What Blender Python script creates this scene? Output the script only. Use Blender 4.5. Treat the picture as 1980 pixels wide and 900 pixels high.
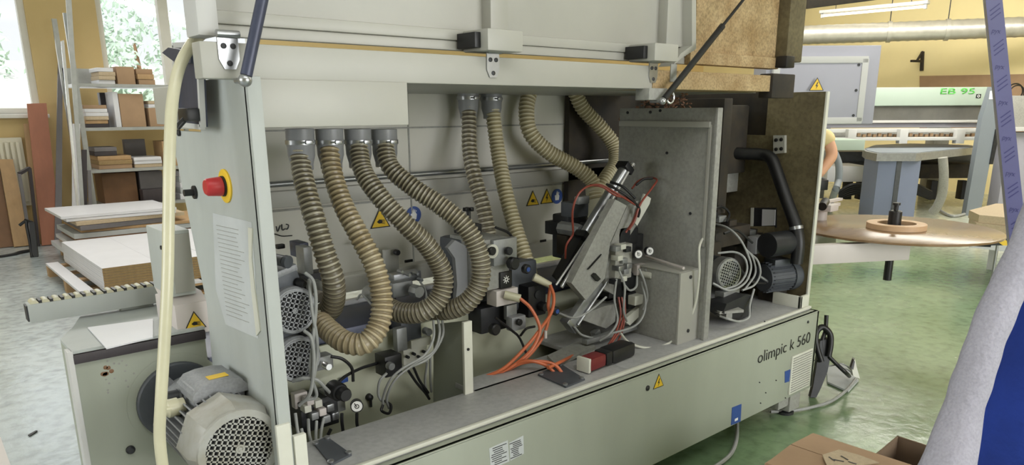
import bpy, bmesh, math, random
from mathutils import Vector, Matrix

for o in list(bpy.data.objects): bpy.data.objects.remove(o, do_unlink=True)
SC = bpy.context.scene
COL = SC.collection
PI = math.pi
RND = random.Random(7)

# ------------------------------------------------------------------ camera
# rows: the room's X (along the machine), Y (across it), Z (up) in camera axes (right, down, forward)
RX = Vector((0.75555047, -0.16758057, 0.63329317))
RY = Vector((-0.65507165, -0.18595218, 0.73232706))
RZ = Vector((-0.00496154, -0.96816246, -0.25027354))
FPX, PPX, PPY = 1402.117, 992.204, 576.025
CAM = Vector((0, 0, 1.5))
cam = bpy.data.cameras.new('camera')
camo = bpy.data.objects.new('camera', cam); COL.objects.link(camo)
cam.sensor_fit = 'HORIZONTAL'; cam.sensor_width = 36.0
cam.lens = FPX / 1980 * 36.0
cam.shift_x = -(PPX - 990) / 1980
cam.shift_y = (PPY - 450) / 1980
cam.clip_start = 0.02; cam.clip_end = 300
camo.matrix_world = Matrix(((RX[0], -RX[1], -RX[2], CAM[0]), (RY[0], -RY[1], -RY[2], CAM[1]),
                            (RZ[0], -RZ[1], -RZ[2], CAM[2]), (0, 0, 0, 1)))
SC.camera = camo

def ray(px, py):
    v = Vector((px - PPX, py - PPY, FPX))
    return Vector((RX.dot(v), RY.dot(v), RZ.dot(v)))
def PX(px, py, X): d = ray(px, py); return CAM + d * ((X - CAM.x) / d.x)
def PY(px, py, Y): d = ray(px, py); return CAM + d * ((Y - CAM.y) / d.y)
def PZ(px, py, Z): d = ray(px, py); return CAM + d * ((Z - CAM.z) / d.z)
def PD(px, py, D): return CAM + ray(px, py) * (D / FPX)

# ------------------------------------------------------------------ light, exposure
w = bpy.data.worlds.new('world'); SC.world = w; w.use_nodes = True
bg = w.node_tree.nodes['Background']
bg.inputs[0].default_value = (0.93, 0.97, 1.0, 1); bg.inputs[1].default_value = 1.5
def area(name, loc, target, sx, sy, power, col=(1, 1, 1)):
    l = bpy.data.lights.new(name, 'AREA'); l.shape = 'RECTANGLE'; l.size = sx; l.size_y = sy
    l.energy = power; l.color = col
    o = bpy.data.objects.new(name, l); COL.objects.link(o); o.location = loc
    o.rotation_euler = (Vector(target) - Vector(loc)).to_track_quat('-Z', 'Y').to_euler()
    return o
area('hall_light_and_fill', (0.6, -0.6, 3.75), (0.9, 0.0, 0.0), 3.0, 0.5, 55)
area('fill_light_behind', (2.6, -4.3, 1.7), (1.9, 2.0, 1.1), 4.0, 1.8, 320, (0.98, 0.99, 1.0))  # unseen fill light added behind the camera to brighten the open machine
area('fill_light_left', (-4.8, 2.2, 2.0), (0.6, 2.2, 1.0), 4.0, 1.8, 230, (0.93, 0.97, 1.0))  # unseen fill light added at the left to brighten the end panel
area('hall_light_and_fill', (6.2, 1.2, 3.75), (6.0, 1.4, 0.0), 0.6, 4.0, 120, (1, 0.97, 0.9))
area('hall_light_and_fill', (10.5, 2.5, 3.75), (10.5, 2.5, 0.0), 0.6, 6.0, 330, (1, 0.96, 0.88))
area('hall_light_and_fill', (11.2, 3.5, 3.7), (15.0, 3.5, 2.4), 7.0, 0.6, 190, (1, 0.96, 0.88))  # unseen fill light added to brighten the pale yellow wall
area('hall_light_and_fill', (2.0, 7.4, 3.75), (3.0, 6.0, 0.0), 5.0, 0.5, 160, (1, 0.98, 0.94))
area('window_daylight', (1.8, 10.2, 2.3), (1.2, 5.0, 0.3), 4.0, 1.8, 40, (0.9, 0.96, 1.0))
sun = bpy.data.lights.new('sun', 'SUN'); sun.energy = 7.0; sun.angle = 0.05
so = bpy.data.objects.new('sun', sun); COL.objects.link(so); so.rotation_euler = (math.radians(50), 0, math.radians(-10))
SC.view_settings.view_transform = 'Standard'; SC.view_settings.look = 'None'
SC.view_settings.gamma = 1; SC.view_settings.use_curve_mapping = False
SC.view_settings.exposure = -0.42

# ------------------------------------------------------------------ materials
def lin(c):
    r = []
    for x in c:
        x /= 255.0
        r.append(x / 12.92 if x <= 0.04045 else ((x + 0.055) / 1.055) ** 2.4)
    return (*r, 1)
def mat(name, rgb, rough=0.5, metal=0.0, var=0.12, scale=6.0, bump=0.0, rgb2=None, fine=0.0, trans=0.0, spec=0.5, stretch=(1, 1, 1), lo=0.35, hi=0.7):
    m = bpy.data.materials.new(name); m.use_nodes = True
    nt = m.node_tree; b = nt.nodes['Principled BSDF']
    b.inputs['Roughness'].default_value = rough; b.inputs['Metallic'].default_value = metal
    b.inputs['Specular IOR Level'].default_value = spec
    if trans: b.inputs['Transmission Weight'].default_value = trans
    a = lin(rgb); c2 = lin(rgb2) if rgb2 else tuple(x * (1 - var) for x in a[:3]) + (1,)
    tc = nt.nodes.new('ShaderNodeTexCoord'); mp = nt.nodes.new('ShaderNodeMapping')
    mp.inputs['Scale'].default_value = stretch
    nt.links.new(tc.outputs['Object'], mp.inputs['Vector'])
    n = nt.nodes.new('ShaderNodeTexNoise'); n.inputs['Scale'].default_value = scale
    n.inputs['Detail'].default_value = 6; n.inputs['Roughness'].default_value = 0.6
    nt.links.new(mp.outputs['Vector'], n.inputs['Vector'])
    cr = nt.nodes.new('ShaderNodeValToRGB')
    cr.color_ramp.elements[0].position = lo; cr.color_ramp.elements[1].position = hi
    cr.color_ramp.elements[0].color = c2; cr.color_ramp.elements[1].color = a
    nt.links.new(n.outputs['Fac'], cr.inputs['Fac'])
    out = cr.outputs['Color']
    if fine:
        n2 = nt.nodes.new('ShaderNodeTexNoise'); n2.inputs['Scale'].default_value = scale * 14; n2.inputs['Detail'].default_value = 3
        nt.links.new(mp.outputs['Vector'], n2.inputs['Vector'])
        mx = nt.nodes.new('ShaderNodeMix'); mx.data_type = 'RGBA'; mx.blend_type = 'MULTIPLY'
        mx.inputs['Factor'].default_value = fine
        nt.links.new(out, mx.inputs['A'])
        g = nt.nodes.new('ShaderNodeValToRGB'); g.color_ramp.elements[0].position = 0.35; g.color_ramp.elements[1].position = 0.6
        nt.links.new(n2.outputs['Fac'], g.inputs['Fac']); nt.links.new(g.outputs['Color'], mx.inputs['B'])
        out = mx.outputs['Result']
    nt.links.new(out, b.inputs['Base Color'])
    if bump:
        bp = nt.nodes.new('ShaderNodeBump'); bp.inputs['Strength'].default_value = bump; bp.inputs['Distance'].default_value = 0.01
        n3 = nt.nodes.new('ShaderNodeTexNoise'); n3.inputs['Scale'].default_value = scale * 6
        nt.links.new(mp.outputs['Vector'], n3.inputs['Vector'])
        nt.links.new(n3.outputs['Fac'], bp.inputs['Height']); nt.links.new(bp.outputs['Normal'], b.inputs['Normal'])
    return m
def emis(name, rgb, s):
    m = bpy.data.materials.new(name); m.use_nodes = True
    b = m.node_tree.nodes['Principled BSDF']
    b.inputs['Base Color'].default_value = lin(rgb); b.inputs['Emission Color'].default_value = lin(rgb); b.inputs['Emission Strength'].default_value = s
    return m

M = {}
M['rear_paint_lightened'] = mat('grey_paint_lightened', (206, 204, 194), 0.45, 0, 0.10, 3.0)  # the machine's grey paint, lightened to offset shade on the rear wall
M['paint'] = mat('grey_paint', (173, 172, 164), 0.42, 0, 0.10, 3.0)
M['paint_cool'] = mat('cool_grey_paint', (184, 189, 186), 0.5, 0, 0.16, 4.0, stretch=(1, 1, .35))
M['paint_green'] = mat('greenish_grey_paint', (164, 169, 155), 0.45, 0, 0.16, 2.5, stretch=(1, 1, .3))
M['paint_dusty'] = mat('dusty_tan_paint', (196, 172, 130), 0.7, 0, 0.25, 9, rgb2=(160, 132, 90), fine=0.35)
M['paint_dirty'] = mat('dirty_grey_paint', (164, 164, 158), 0.6, 0, 0.2, 5, fine=0.15)
M['paint_brown'] = mat('stained_olive_panel', (122, 112, 82), 0.75, 0, 0.4, 4, rgb2=(86, 76, 52), fine=0.25)
M['trough'] = mat('pale_olive_paint', (196, 198, 176), 0.45, 0, 0.12, 3)
M['deck'] = mat('deck_steel_paint', (176, 176, 176), 0.45, 0, 0.15, 4, fine=0.12)
M['edge'] = mat('pale_edge_paint', (214, 214, 202), 0.5, 0, 0.1, 8)
M['steel'] = mat('brushed_steel', (176, 178, 180), 0.32, 0.85, 0.15, 20)
M['chrome'] = mat('chrome', (236, 236, 238), 0.2, 0.7, 0.05, 10)
M['alu'] = mat('cast_aluminium', (158, 160, 160), 0.45, 0.5, 0.2, 25)
M['motor_grey'] = mat('motor_grey', (156, 158, 161), 0.5, 0.15, 0.22, 12, fine=0.15)
M['motor_pale'] = mat('dusty_motor_paint', (176, 177, 174), 0.45, 0.15, 0.2, 14, rgb2=(156, 153, 142))
M['motor_dark'] = mat('dark_motor_paint', (84, 88, 94), 0.5, 0.1, 0.25, 12)
M['black'] = mat('black_plastic', (26, 26, 28), 0.45, 0, 0.3, 15)
M['dark'] = mat('dark_steel', (52, 53, 56), 0.5, 0.3, 0.35, 12)
M['navy'] = mat('blue_black_steel', (66, 71, 92), 0.4, 0.2, 0.3, 9)
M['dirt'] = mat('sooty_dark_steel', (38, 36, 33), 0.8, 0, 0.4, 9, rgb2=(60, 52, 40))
M['red'] = mat('red_plastic', (186, 50, 54), 0.4, 0, 0.1, 20)
M['red_dark'] = mat('dark_red_plastic', (120, 38, 40), 0.45, 0, 0.2, 20)
M['yellow'] = mat('yellow_sticker', (236, 196, 48), 0.5, 0, 0.08, 20)
M['blue'] = mat('blue_plastic', (50, 80, 150), 0.4, 0, 0.1, 20)
M['white'] = mat('white_print', (235, 235, 232), 0.5, 0, 0.05, 20)
M['cable_grey'] = mat('grey_cable', (160, 162, 160), 0.5, 0, 0.15, 20)
M['cable_black'] = mat('black_cable', (30, 30, 32), 0.45, 0, 0.2, 20)
M['orange'] = mat('orange_air_hose', (208, 112, 72), 0.4, 0, 0.15, 15)
M['redhose'] = mat('dark_red_hose', (150, 72, 58), 0.4, 0, 0.2, 15)
M['pvc'] = mat('yellowed_pvc_hose', (206, 202, 174), 0.3, 0, 0.12, 9)
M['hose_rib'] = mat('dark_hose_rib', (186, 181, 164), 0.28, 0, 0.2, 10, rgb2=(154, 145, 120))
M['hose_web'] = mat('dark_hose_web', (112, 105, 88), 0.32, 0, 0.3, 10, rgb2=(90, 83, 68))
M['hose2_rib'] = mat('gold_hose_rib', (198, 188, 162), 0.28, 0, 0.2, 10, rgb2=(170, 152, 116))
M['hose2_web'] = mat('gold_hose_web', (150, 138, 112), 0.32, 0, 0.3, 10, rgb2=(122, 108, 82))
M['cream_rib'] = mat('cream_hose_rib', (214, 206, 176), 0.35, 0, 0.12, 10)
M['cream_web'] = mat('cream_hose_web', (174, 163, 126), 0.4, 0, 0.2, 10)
M['cuff'] = mat('grey_rubber_cuff', (146, 147, 150), 0.4, 0, 0.12, 12)
M['paper'] = mat('faded_paper', (194, 198, 199), 0.7, 0, 0.1, 12)
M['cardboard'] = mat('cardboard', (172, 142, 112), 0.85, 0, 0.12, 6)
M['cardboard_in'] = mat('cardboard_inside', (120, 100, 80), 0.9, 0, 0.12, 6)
M['white_board'] = mat('white_melamine', (222, 222, 226), 0.4, 0, 0.06, 4)
M['chip_edge'] = mat('chipboard_edge', (176, 148, 104), 0.9, 0, 0.2, 40, fine=0.4)
M['chip_face'] = mat('chipboard_face', (206, 186, 156), 0.85, 0, 0.15, 60, fine=0.25)
M['board_wood'] = mat('light_beech_board', (186, 152, 110), 0.6, 0, 0.15, 5, stretch=(4, 4, .4))
M['board_red'] = mat('red_cherry_board', (172, 112, 86), 0.55, 0, 0.12, 5, stretch=(4, 4, .4))
M['board_dark'] = mat('dark_wenge_board', (64, 58, 62), 0.5, 0, 0.2, 6, stretch=(4, 4, .4))
M['board_grey'] = mat('grey_board', (120, 116, 118), 0.6, 0, 0.15, 6)
M['board_brown'] = mat('walnut_board', (130, 96, 68), 0.6, 0, 0.2, 6)
M['rack'] = mat('galvanised_rack', (178, 180, 178), 0.4, 0.4, 0.15, 12)
M['wall'] = mat('ochre_wall_paint', (222, 196, 142), 0.85, 0, 0.08, 1.2)
M['wall_pale'] = mat('pale_yellow_wall_paint', (246, 230, 176), 0.85, 0, 0.07, 1.2)
M['ceil'] = mat('ceiling_white', (220, 216, 205), 0.9, 0, 0.05, 2)
M['frame'] = mat('window_frame_white', (236, 234, 226), 0.5, 0, 0.06, 6)
M['radiator'] = mat('radiator_enamel', (226, 220, 200), 0.4, 0, 0.05, 6)
M['duct'] = mat('galvanised_duct', (192, 188, 176), 0.35, 0.45, 0.2, 5)
M['cab'] = mat('grey_lilac_cabinet', (166, 166, 178), 0.5, 0, 0.06, 3)
M['cab_frame'] = mat('pale_cabinet_frame', (196, 196, 194), 0.5, 0, 0.05, 3)
M['eb'] = mat('pale_mint_enamel', (172, 188, 176), 0.5, 0, 0.05, 2)
M['eb_band'] = mat('dark_smoked_guard', (112, 112, 108), 0.3, 0.2, 0.2, 4)
M['eb_post'] = mat('slate_grey_enamel', (126, 134, 142), 0.5, 0, 0.06, 3)
M['green_print'] = mat('green_print', (92, 190, 84), 0.5, 0, 0.05, 10)
M['pedestal'] = mat('blue_grey_laminate', (128, 138, 164), 0.5, 0, 0.06, 3)
M['plyedge'] = mat('plywood', (140, 112, 82), 0.22, 0, 0.2, 5, stretch=(1, 5, 1))
M['coil'] = mat('beech_edge_band', (206, 172, 136), 0.5, 0, 0.1, 30)
M['bracket'] = mat('pinkish_white_paint', (206, 198, 194), 0.5, 0, 0.06, 4)
M['sleeve'] = mat('grey_sweatshirt', (166, 164, 176), 0.95, 0, 0.12, 14, bump=0.35, fine=0.12)
M['vest'] = mat('royal_blue_cloth', (30, 58, 150), 0.9, 0, 0.25, 8, bump=0.3)
M['skin'] = mat('skin', (214, 164, 134), 0.55, 0, 0.08, 8)
M['hair'] = mat('brown_hair', (62, 46, 36), 0.7, 0, 0.3, 30)
M['tee'] = mat('pale_yellow_shirt', (232, 212, 160), 0.9, 0, 0.08, 8, bump=0.2)
M['trouser'] = mat('black_trousers', (34, 34, 42), 0.9, 0, 0.2, 8, bump=0.2)
M['film'] = mat('lilac_protective_film', (100, 100, 138), 0.35, 0, 0.12, 6)
M['film_print'] = mat('film_print_navy', (66, 66, 112), 0.4, 0, 0.1, 6)
M['profile_side'] = mat('grey_profile_side', (150, 150, 156), 0.4, 0.2, 0.1, 8)
M['leaf'] = mat('sunlit_leaves', (184, 206, 186), 0.8, 0, 0.2, 3)
M['bank'] = mat('bleached_grass_bank', (240, 242, 234), 0.9, 0, 0.15, 0.8)
M['paver'] = mat('pale_yard', (214, 214, 208), 0.9, 0, 0.1, 1)
M['smoke'] = mat('smoked_plastic', (60, 65, 84), 0.45, 0, 0.3, 5, stretch=(4, 4, .5))
M['chips'] = mat('wood_chips_dust', (222, 178, 148), 0.95, 0, 0.4, 90, bump=1.0, rgb2=(150, 104, 80))
def glass(name):
    m = bpy.data.materials.new(name); m.use_nodes = True
    nt = m.node_tree; nt.nodes.remove(nt.nodes['Principled BSDF'])
    g = nt.nodes.new('ShaderNodeBsdfGlossy'); g.inputs['Roughness'].default_value = 0.03
    t = nt.nodes.new('ShaderNodeBsdfTransparent'); x = nt.nodes.new('ShaderNodeMixShader'); x.inputs[0].default_value = 0.06
    nt.links.new(t.outputs[0], x.inputs[1]); nt.links.new(g.outputs[0], x.inputs[2])
    nt.links.new(x.outputs[0], nt.nodes['Material Output'].inputs[0])
    return m
M['glass'] = glass('window_glass')
def floor_mat():
    m = bpy.data.materials.new('painted_concrete_floor'); m.use_nodes = True
    nt = m.node_tree; b = nt.nodes['Principled BSDF']; N = nt.nodes.new; L = nt.links.new
    tc = N('ShaderNodeTexCoord'); sp = N('ShaderNodeSeparateXYZ'); L(tc.outputs['Object'], sp.inputs[0])
    n1 = N('ShaderNodeTexNoise'); n1.inputs['Scale'].default_value = 1.1; n1.inputs['Detail'].default_value = 8; L(tc.outputs['Object'], n1.inputs['Vector'])
    n2 = N('ShaderNodeTexNoise'); n2.inputs['Scale'].default_value = 14; n2.inputs['Detail'].default_value = 5; L(tc.outputs['Object'], n2.inputs['Vector'])
    zone = N('ShaderNodeMapRange'); zone.inputs[1].default_value = 0.7; zone.inputs[2].default_value = 1.1; zx = N('ShaderNodeMath'); zx.operation = 'MULTIPLY_ADD'; zx.inputs[1].default_value = -0.6; L(sp.outputs['Y'], zx.inputs[0]); L(sp.outputs['X'], zx.inputs[2]); L(zx.outputs[0], zone.inputs[0])
    def ramp(f, c0, c1, p0, p1):
        r = N('ShaderNodeValToRGB'); r.color_ramp.elements[0].color = lin(c0); r.color_ramp.elements[1].color = lin(c1)
        r.color_ramp.elements[0].position = p0; r.color_ramp.elements[1].position = p1; L(f, r.inputs[0]); return r.outputs[0]
    g = ramp(n1.outputs[0], (104, 132, 98), (140, 160, 124), 0.3, 0.72)
    k = ramp(n1.outputs[0], (166, 176, 178), (190, 199, 200), 0.35, 0.65)
    mx = N('ShaderNodeMix'); mx.data_type = 'RGBA'; L(zone.outputs[0], mx.inputs['Factor']); L(k, mx.inputs['A']); L(g, mx.inputs['B'])
    far = N('ShaderNodeMapRange'); far.inputs[1].default_value = 8.0; far.inputs[2].default_value = 9.0; L(sp.outputs['X'], far.inputs[0])
    mf = N('ShaderNodeMix'); mf.data_type = 'RGBA'; L(far.outputs[0], mf.inputs['Factor']); L(mx.outputs['Result'], mf.inputs['A']); mf.inputs['B'].default_value = lin((186, 190, 172))
    mu = N('ShaderNodeMix'); mu.data_type = 'RGBA'; mu.blend_type = 'MULTIPLY'; mu.inputs['Factor'].default_value = 1
    L(mf.outputs['Result'], mu.inputs['A']); L(ramp(n2.outputs[0], (214, 214, 214), (255, 255, 255), 0.3, 0.55), mu.inputs['B'])
    L(mu.outputs['Result'], b.inputs['Base Color'])
    rr = N('ShaderNodeMapRange'); rr.inputs[1].default_value = 0.3; rr.inputs[2].default_value = 0.7; rr.inputs[3].default_value = 0.12; rr.inputs[4].default_value = 0.32
    L(n1.outputs[0], rr.inputs[0]); L(rr.outputs[0], b.inputs['Roughness'])
    bp = N('ShaderNodeBump'); bp.inputs['Strength'].default_value = 0.12; bp.inputs['Distance'].default_value = 0.02; L(n2.outputs[0], bp.inputs['Height']); L(bp.outputs[0], b.inputs['Normal'])
    return m
M['floor'] = floor_mat()

# ------------------------------------------------------------------ mesh builder
def catmull(pts, n=8):
    pts = [Vector(p) for p in pts]; out = []
    for i in range(len(pts) - 1):
        p0 = pts[i - 1] if i else pts[0] * 2 - pts[1]
        p1, p2 = pts[i], pts[i + 1]
        p3 = pts[i + 2] if i + 2 < len(pts) else pts[-1] * 2 - pts[-2]
        for k in range(n):
            t = k / n; t2 = t * t; t3 = t2 * t
            out.append(0.5 * ((2 * p1) + (p2 - p0) * t + (2 * p0 - 5 * p1 + 4 * p2 - p3) * t2 + (3 * p1 - p0 - 3 * p2 + p3) * t3))
    out.append(pts[-1]); return out
def frames(pts):
    T = []
    for i in range(len(pts)):
        a = pts[max(i - 1, 0)]; b = pts[min(i + 1, len(pts) - 1)]; T.append((b - a).normalized())
    n = T[0].orthogonal().normalized(); F = []
    for t in T:
        n = (n - t * n.dot(t)).normalized(); F.append((t, n, t.cross(n)))
    return F
def basis(d, up=None):
    d = Vector(d).normalized(); u = Vector(up) if up is not None else Vector((0, 0, 1))
    if abs(d.dot(u)) > 0.98: u = Vector((1, 0, 0))
    s = d.cross(u).normalized(); u = s.cross(d).normalized()
    return s, u, d                      # side, up, forward
class MB:
    def __init__(s): s.bm = bmesh.new(); s.mi = 0
    def face(s, vs):
        try: f = s.bm.faces.new(vs); f.material_index = s.mi; return f
        except ValueError: return None
    def hexa(s, c):                     # eight corners: bottom ring 0-3, top ring 4-7
        v = [s.bm.verts.new(p) for p in c]
        for q in ((3, 2, 1, 0), (4, 5, 6, 7), (0, 1, 5, 4), (1, 2, 6, 5), (2, 3, 7, 6), (3, 0, 4, 7)): s.face([v[i] for i in q])
        return v
    def box(s, lo, hi, bev=0.0, m=None):
        x0, y0, z0 = lo; x1, y1, z1 = hi
        c = [Vector(p) for p in ((x0, y0, z0), (x1, y0, z0), (x1, y1, z0), (x0, y1, z0), (x0, y0, z1), (x1, y0, z1), (x1, y1, z1), (x0, y1, z1))]
        if m is not None: c = [m @ p for p in c]
        v = s.hexa(c)
        if bev > 0:
            es = list({e for q in v for e in q.link_edges})
            r = bmesh.ops.bevel(s.bm, geom=es, offset=bev, segments=2, profile=0.6, affect='EDGES')
            for f in r['faces']: f.material_index = s.mi
        return s
    def cbox(s, c, size, d=None, up=None, bev=0.0):
        c = Vector(c); hx, hy, hz = [q / 2 for q in size]
        if d is None: m = Matrix.Translation(c)
        else:
            a, u, f = basis(d, up); m = Matrix(((a.x, f.x, u.x, c.x), (a.y, f.y, u.y, c.y), (a.z, f.z, u.z, c.z), (0, 0, 0, 1)))
        return s.box((-hx, -hy, -hz), (hx, hy, hz), bev, m)
    def bar(s, a, b, wd, ht, up=None, bev=0.0):
        a = Vector(a); b = Vector(b); return s.cbox((a + b) / 2, (wd, (b - a).length, ht), b - a, up, bev)
    def ring(s, c, sd, u, r, n, ph=0.0):
        return [s.bm.verts.new(c + sd * (r * math.cos(2 * PI * k / n + ph)) + u * (r * math.sin(2 * PI * k / n + ph))) for k in range(n)]
    def lathe(s, a, d, prof, n=24, caps=True, ph=0.0):     # prof: (distance along d, radius)
        a = Vector(a); sd, u, d = basis(d); rs = []
        for t, r in prof: rs.append(s.ring(a + d * t, sd, u, max(r, 1e-5), n, ph))
        for q in range(len(rs) - 1):
            for k in range(n): s.face((rs[q][k], rs[q][(k + 1) % n], rs[q + 1][(k + 1) % n], rs[q + 1][k]))
        if caps: s.face(rs[0][::-1]); s.face(rs[-1])
        return s
    def cyl(s, a, b, r, n=20, r2=None):
        a = Vector(a); b = Vector(b); l = (b - a).length
        return s.lathe(a, b - a, [(0, r), (l, r if r2 is None else r2)], n)
    def tube(s, pts, r, n=10, smooth=8, rf=None, caps=True):
        if smooth: pts = catmull(pts, smooth)
        else: pts = [Vector(p) for p in pts]
        prev = None; first = None
        for i, (p, (t, nn, bb)) in enumerate(zip(pts, frames(pts))):
            rr = r if rf is None else rf(i / (len(pts) - 1)) * r
            rg = s.ring(p, nn, bb, rr, n)
            if prev:
                for k in range(n): s.face((prev[k], prev[(k + 1) % n], rg[(k + 1) % n], rg[k]))
            else: first = rg
            prev = rg
        if caps: s.face(first[::-1]); s.face(prev)
        return s
    def prism(s, poly, ext):
        ext = Vector(ext); a = [s.bm.verts.new(Vector(p)) for p in poly]; b = [s.bm.verts.new(Vector(p) + ext) for p in poly]
        n = len(a); s.face(a[::-1]); s.face(b)
        for k in range(n): s.face((a[k], a[(k + 1) % n], b[(k + 1) % n], b[k]))
        return s
    def torus(s, c, d, R, r, n=32, k=8):
        c = Vector(c); sd, u, d = basis(d); rs = []
        for i in range(n):
            a = 2 * PI * i / n; e = sd * math.cos(a) + u * math.sin(a)
            rs.append([s.bm.verts.new(c + e * (R + r * math.cos(2 * PI * j / k)) + d * (r * math.sin(2 * PI * j / k))) for j in range(k)])
        for i in range(n):
            for j in range(k): s.face((rs[i][j], rs[(i + 1) % n][j], rs[(i + 1) % n][(j + 1) % k], rs[i][(j + 1) % k]))
        return s
    def annulus(s, c, d, ri, ro, th, n=32):
        return s.lathe_ring(c, d, [(0, ri), (0, ro), (th, ro), (th, ri)], n)
    def lathe_ring(s, a, d, prof, n=32):
        a = Vector(a); sd, u, d = basis(d); rs = [s.ring(a + d * t, sd, u, r, n) for t, r in prof]; q = len(rs)
        for i in range(q):
            for k in range(n): s.face((rs[i][k], rs[(i + 1) % q][k], rs[(i + 1) % q][(k + 1) % n], rs[i][(k + 1) % n]))
        return s
    def ball(s, c, r, sc=(1, 1, 1), seg=16):
        m = Matrix.Translation(Vector(c)) @ Matrix.Diagonal((r * sc[0], r * sc[1], r * sc[2], 1))
        res = bmesh.ops.create_uvsphere(s.bm, u_segments=seg, v_segments=max(6, seg // 2), radius=1, matrix=m)
        for v in res['verts']:
            for f in v.link_faces: f.material_index = s.mi
        return s
    # plates whose outline is given in picture coordinates on a known plane
    def plateY(s, pts, Y, th): return s.prism([PY(x, y, Y) for x, y in pts], (0, th, 0))
    def plateX(s, pts, X, th): return s.prism([PX(x, y, X) for x, y in pts], (th, 0, 0))
    def build(s, name, m, parent=None, loc=None, angle=38, flat=False):
        bmesh.ops.recalc_face_normals(s.bm, faces=s.bm.faces)
        if parent is not None:
            r = parent
            while r.parent: r = r.parent
            off = Vector(r.location)
        elif loc is not None: off = Vector(loc)
        else:
            vs = [v.co for v in s.bm.verts]
            off = Vector(((min(v.x for v in vs) + max(v.x for v in vs)) / 2, (min(v.y for v in vs) + max(v.y for v in vs)) / 2, min(v.z for v in vs)))
        for v in s.bm.verts: v.co -= off
        me = bpy.data.meshes.new(name); s.bm.to_mesh(me); s.bm.free()
        for x in (m if isinstance(m, (list, tuple)) else [m]): me.materials.append(M[x])
        if not flat:
            for p in me.polygons: p.use_smooth = True
            me.set_sharp_from_angle(angle=math.radians(angle))
        o = bpy.data.objects.new(name, me); COL.objects.link(o)
        if parent is not None: o.parent = parent
        else: o.location = off
        return o
def thing(name, label, cat, loc, group=None):
    o = bpy.data.objects.new(name, None); COL.objects.link(o); o.location = loc; o.empty_display_size = 0.1
    o['label'] = label; o['category'] = cat
    if group: o['group'] = group
    return o
def tag(o, label, cat, group=None):
    o['label'] = label; o['category'] = cat
    if group: o['group'] = group
    return o
def struct(o): o['kind'] = 'structure'; return o
def stuff(o): o['kind'] = 'stuff'; return o
def text_mb(body, origin, right, up, height, depth=0.0006, spacing=1.0, width=None, bold=0.0):
    """letters as a mesh: origin = left end of the base line"""
    cu = bpy.data.curves.new('letters', 'FONT'); cu.body = body; cu.size = 1; cu.space_character = spacing; cu.offset = bold
    to = bpy.data.objects.new('letters', cu); COL.objects.link(to)
    dg = bpy.context.evaluated_depsgraph_get(); dg.update()
    me = bpy.data.meshes.new_from_object(to.evaluated_get(dg))
    bpy.data.objects.remove(to, do_unlink=True); bpy.data.curves.remove(cu)
    b = MB(); b.bm.from_mesh(me); bpy.data.meshes.remove(me)
    r = bmesh.ops.extrude_face_region(b.bm, geom=list(b.bm.faces))
    for v in [g for g in r['geom'] if isinstance(g, bmesh.types.BMVert)]: v.co.z += 0.02
    xs = [v.co.x for v in b.bm.verts]; x0 = min(xs); wd = max(xs) - x0
    k = height / 0.70; kx = k if width is None else width / wd
    R_ = Vector(right).normalized(); U = Vector(up).normalized(); Nn = R_.cross(U)
    for v in b.bm.verts: v.co = Vector(origin) + R_ * ((v.co.x - x0) * kx) + U * (v.co.y * k) + Nn * (v.co.z / 0.02 * depth)
    return b

# ------------------------------------------------------------------ the setting
YW, XW, ZC = 10.5, 15.0, 3.95
b = MB(); b.box((-6, -6, -0.1), (XW + .2, YW + .2, 0)); struct(b.build('floor', 'floor', loc=(0, 0, 0)))
b = MB(); b.box((-6, -6, ZC), (XW + .2, YW + .2, ZC + .1)); struct(b.build('ceiling', 'ceil'))
zs = PY(40, 221, YW).z; zt = 3.35
w1 = (PY(-90, 100, YW).x, PY(80, 215, YW).x); w2 = (PY(205, 160, YW).x, PY(205, 160, YW).x + 1.95)
b = MB()
b.box((-6, YW, 0), (XW, YW + .25, zs)); b.box((-6, YW, zt), (XW, YW + .25, ZC))
b.box((-6, YW, zs), (w1[0], YW + .25, zt)); b.box((w1[1], YW, zs), (w2[0], YW + .25, zt)); b.box((w2[1], YW, zs), (XW, YW + .25, zt))
struct(b.build('wall_back', 'wall'))
b = MB(); b.box((XW, -6, 0), (XW + .2, YW + .2, ZC)); struct(b.build('wall_right', 'wall_pale'))
b = MB(); b.box((-6.2, -6, 0), (-6, YW + .2, ZC)); struct(b.build('wall_left', 'wall_pale'))
b = MB(); b.box((-6.2, -6.2, 0), (XW + .2, -6, ZC)); struct(b.build('wall_front', 'wall_pale'))
def window(name, x0, x1, mulls):
    f = MB(); t = 0.07
    f.box((x0, YW + .05, zs), (x0 + t, YW + .15, zt)); f.box((x1 - t, YW + .05, zs), (x1, YW + .15, zt))
    f.box((x0, YW + .05, zs), (x1, YW + .15, zs + t)); f.box((x0, YW + .05, zt - t), (x1, YW + .15, zt))
    for mx in mulls: f.box((mx - .06, YW + .04, zs), (mx + .06, YW + .15, zt))
    o = struct(f.build(name, 'frame'))
    g = MB(); g.box((x0 + .02, YW + .09, zs + .02), (x1 - .02, YW + .1, zt - .02)); g.build('pane', 'glass', o)
    q = MB(); q.box((x0 - .06, YW - .12, zs - .045), (x1 + .06, YW + .06, zs), 0.006); q.build('window_sill', 'frame', o)
window('window_1', *w1, [])
window('window_2', *w2, [PY(324, 80, YW).x])
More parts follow.
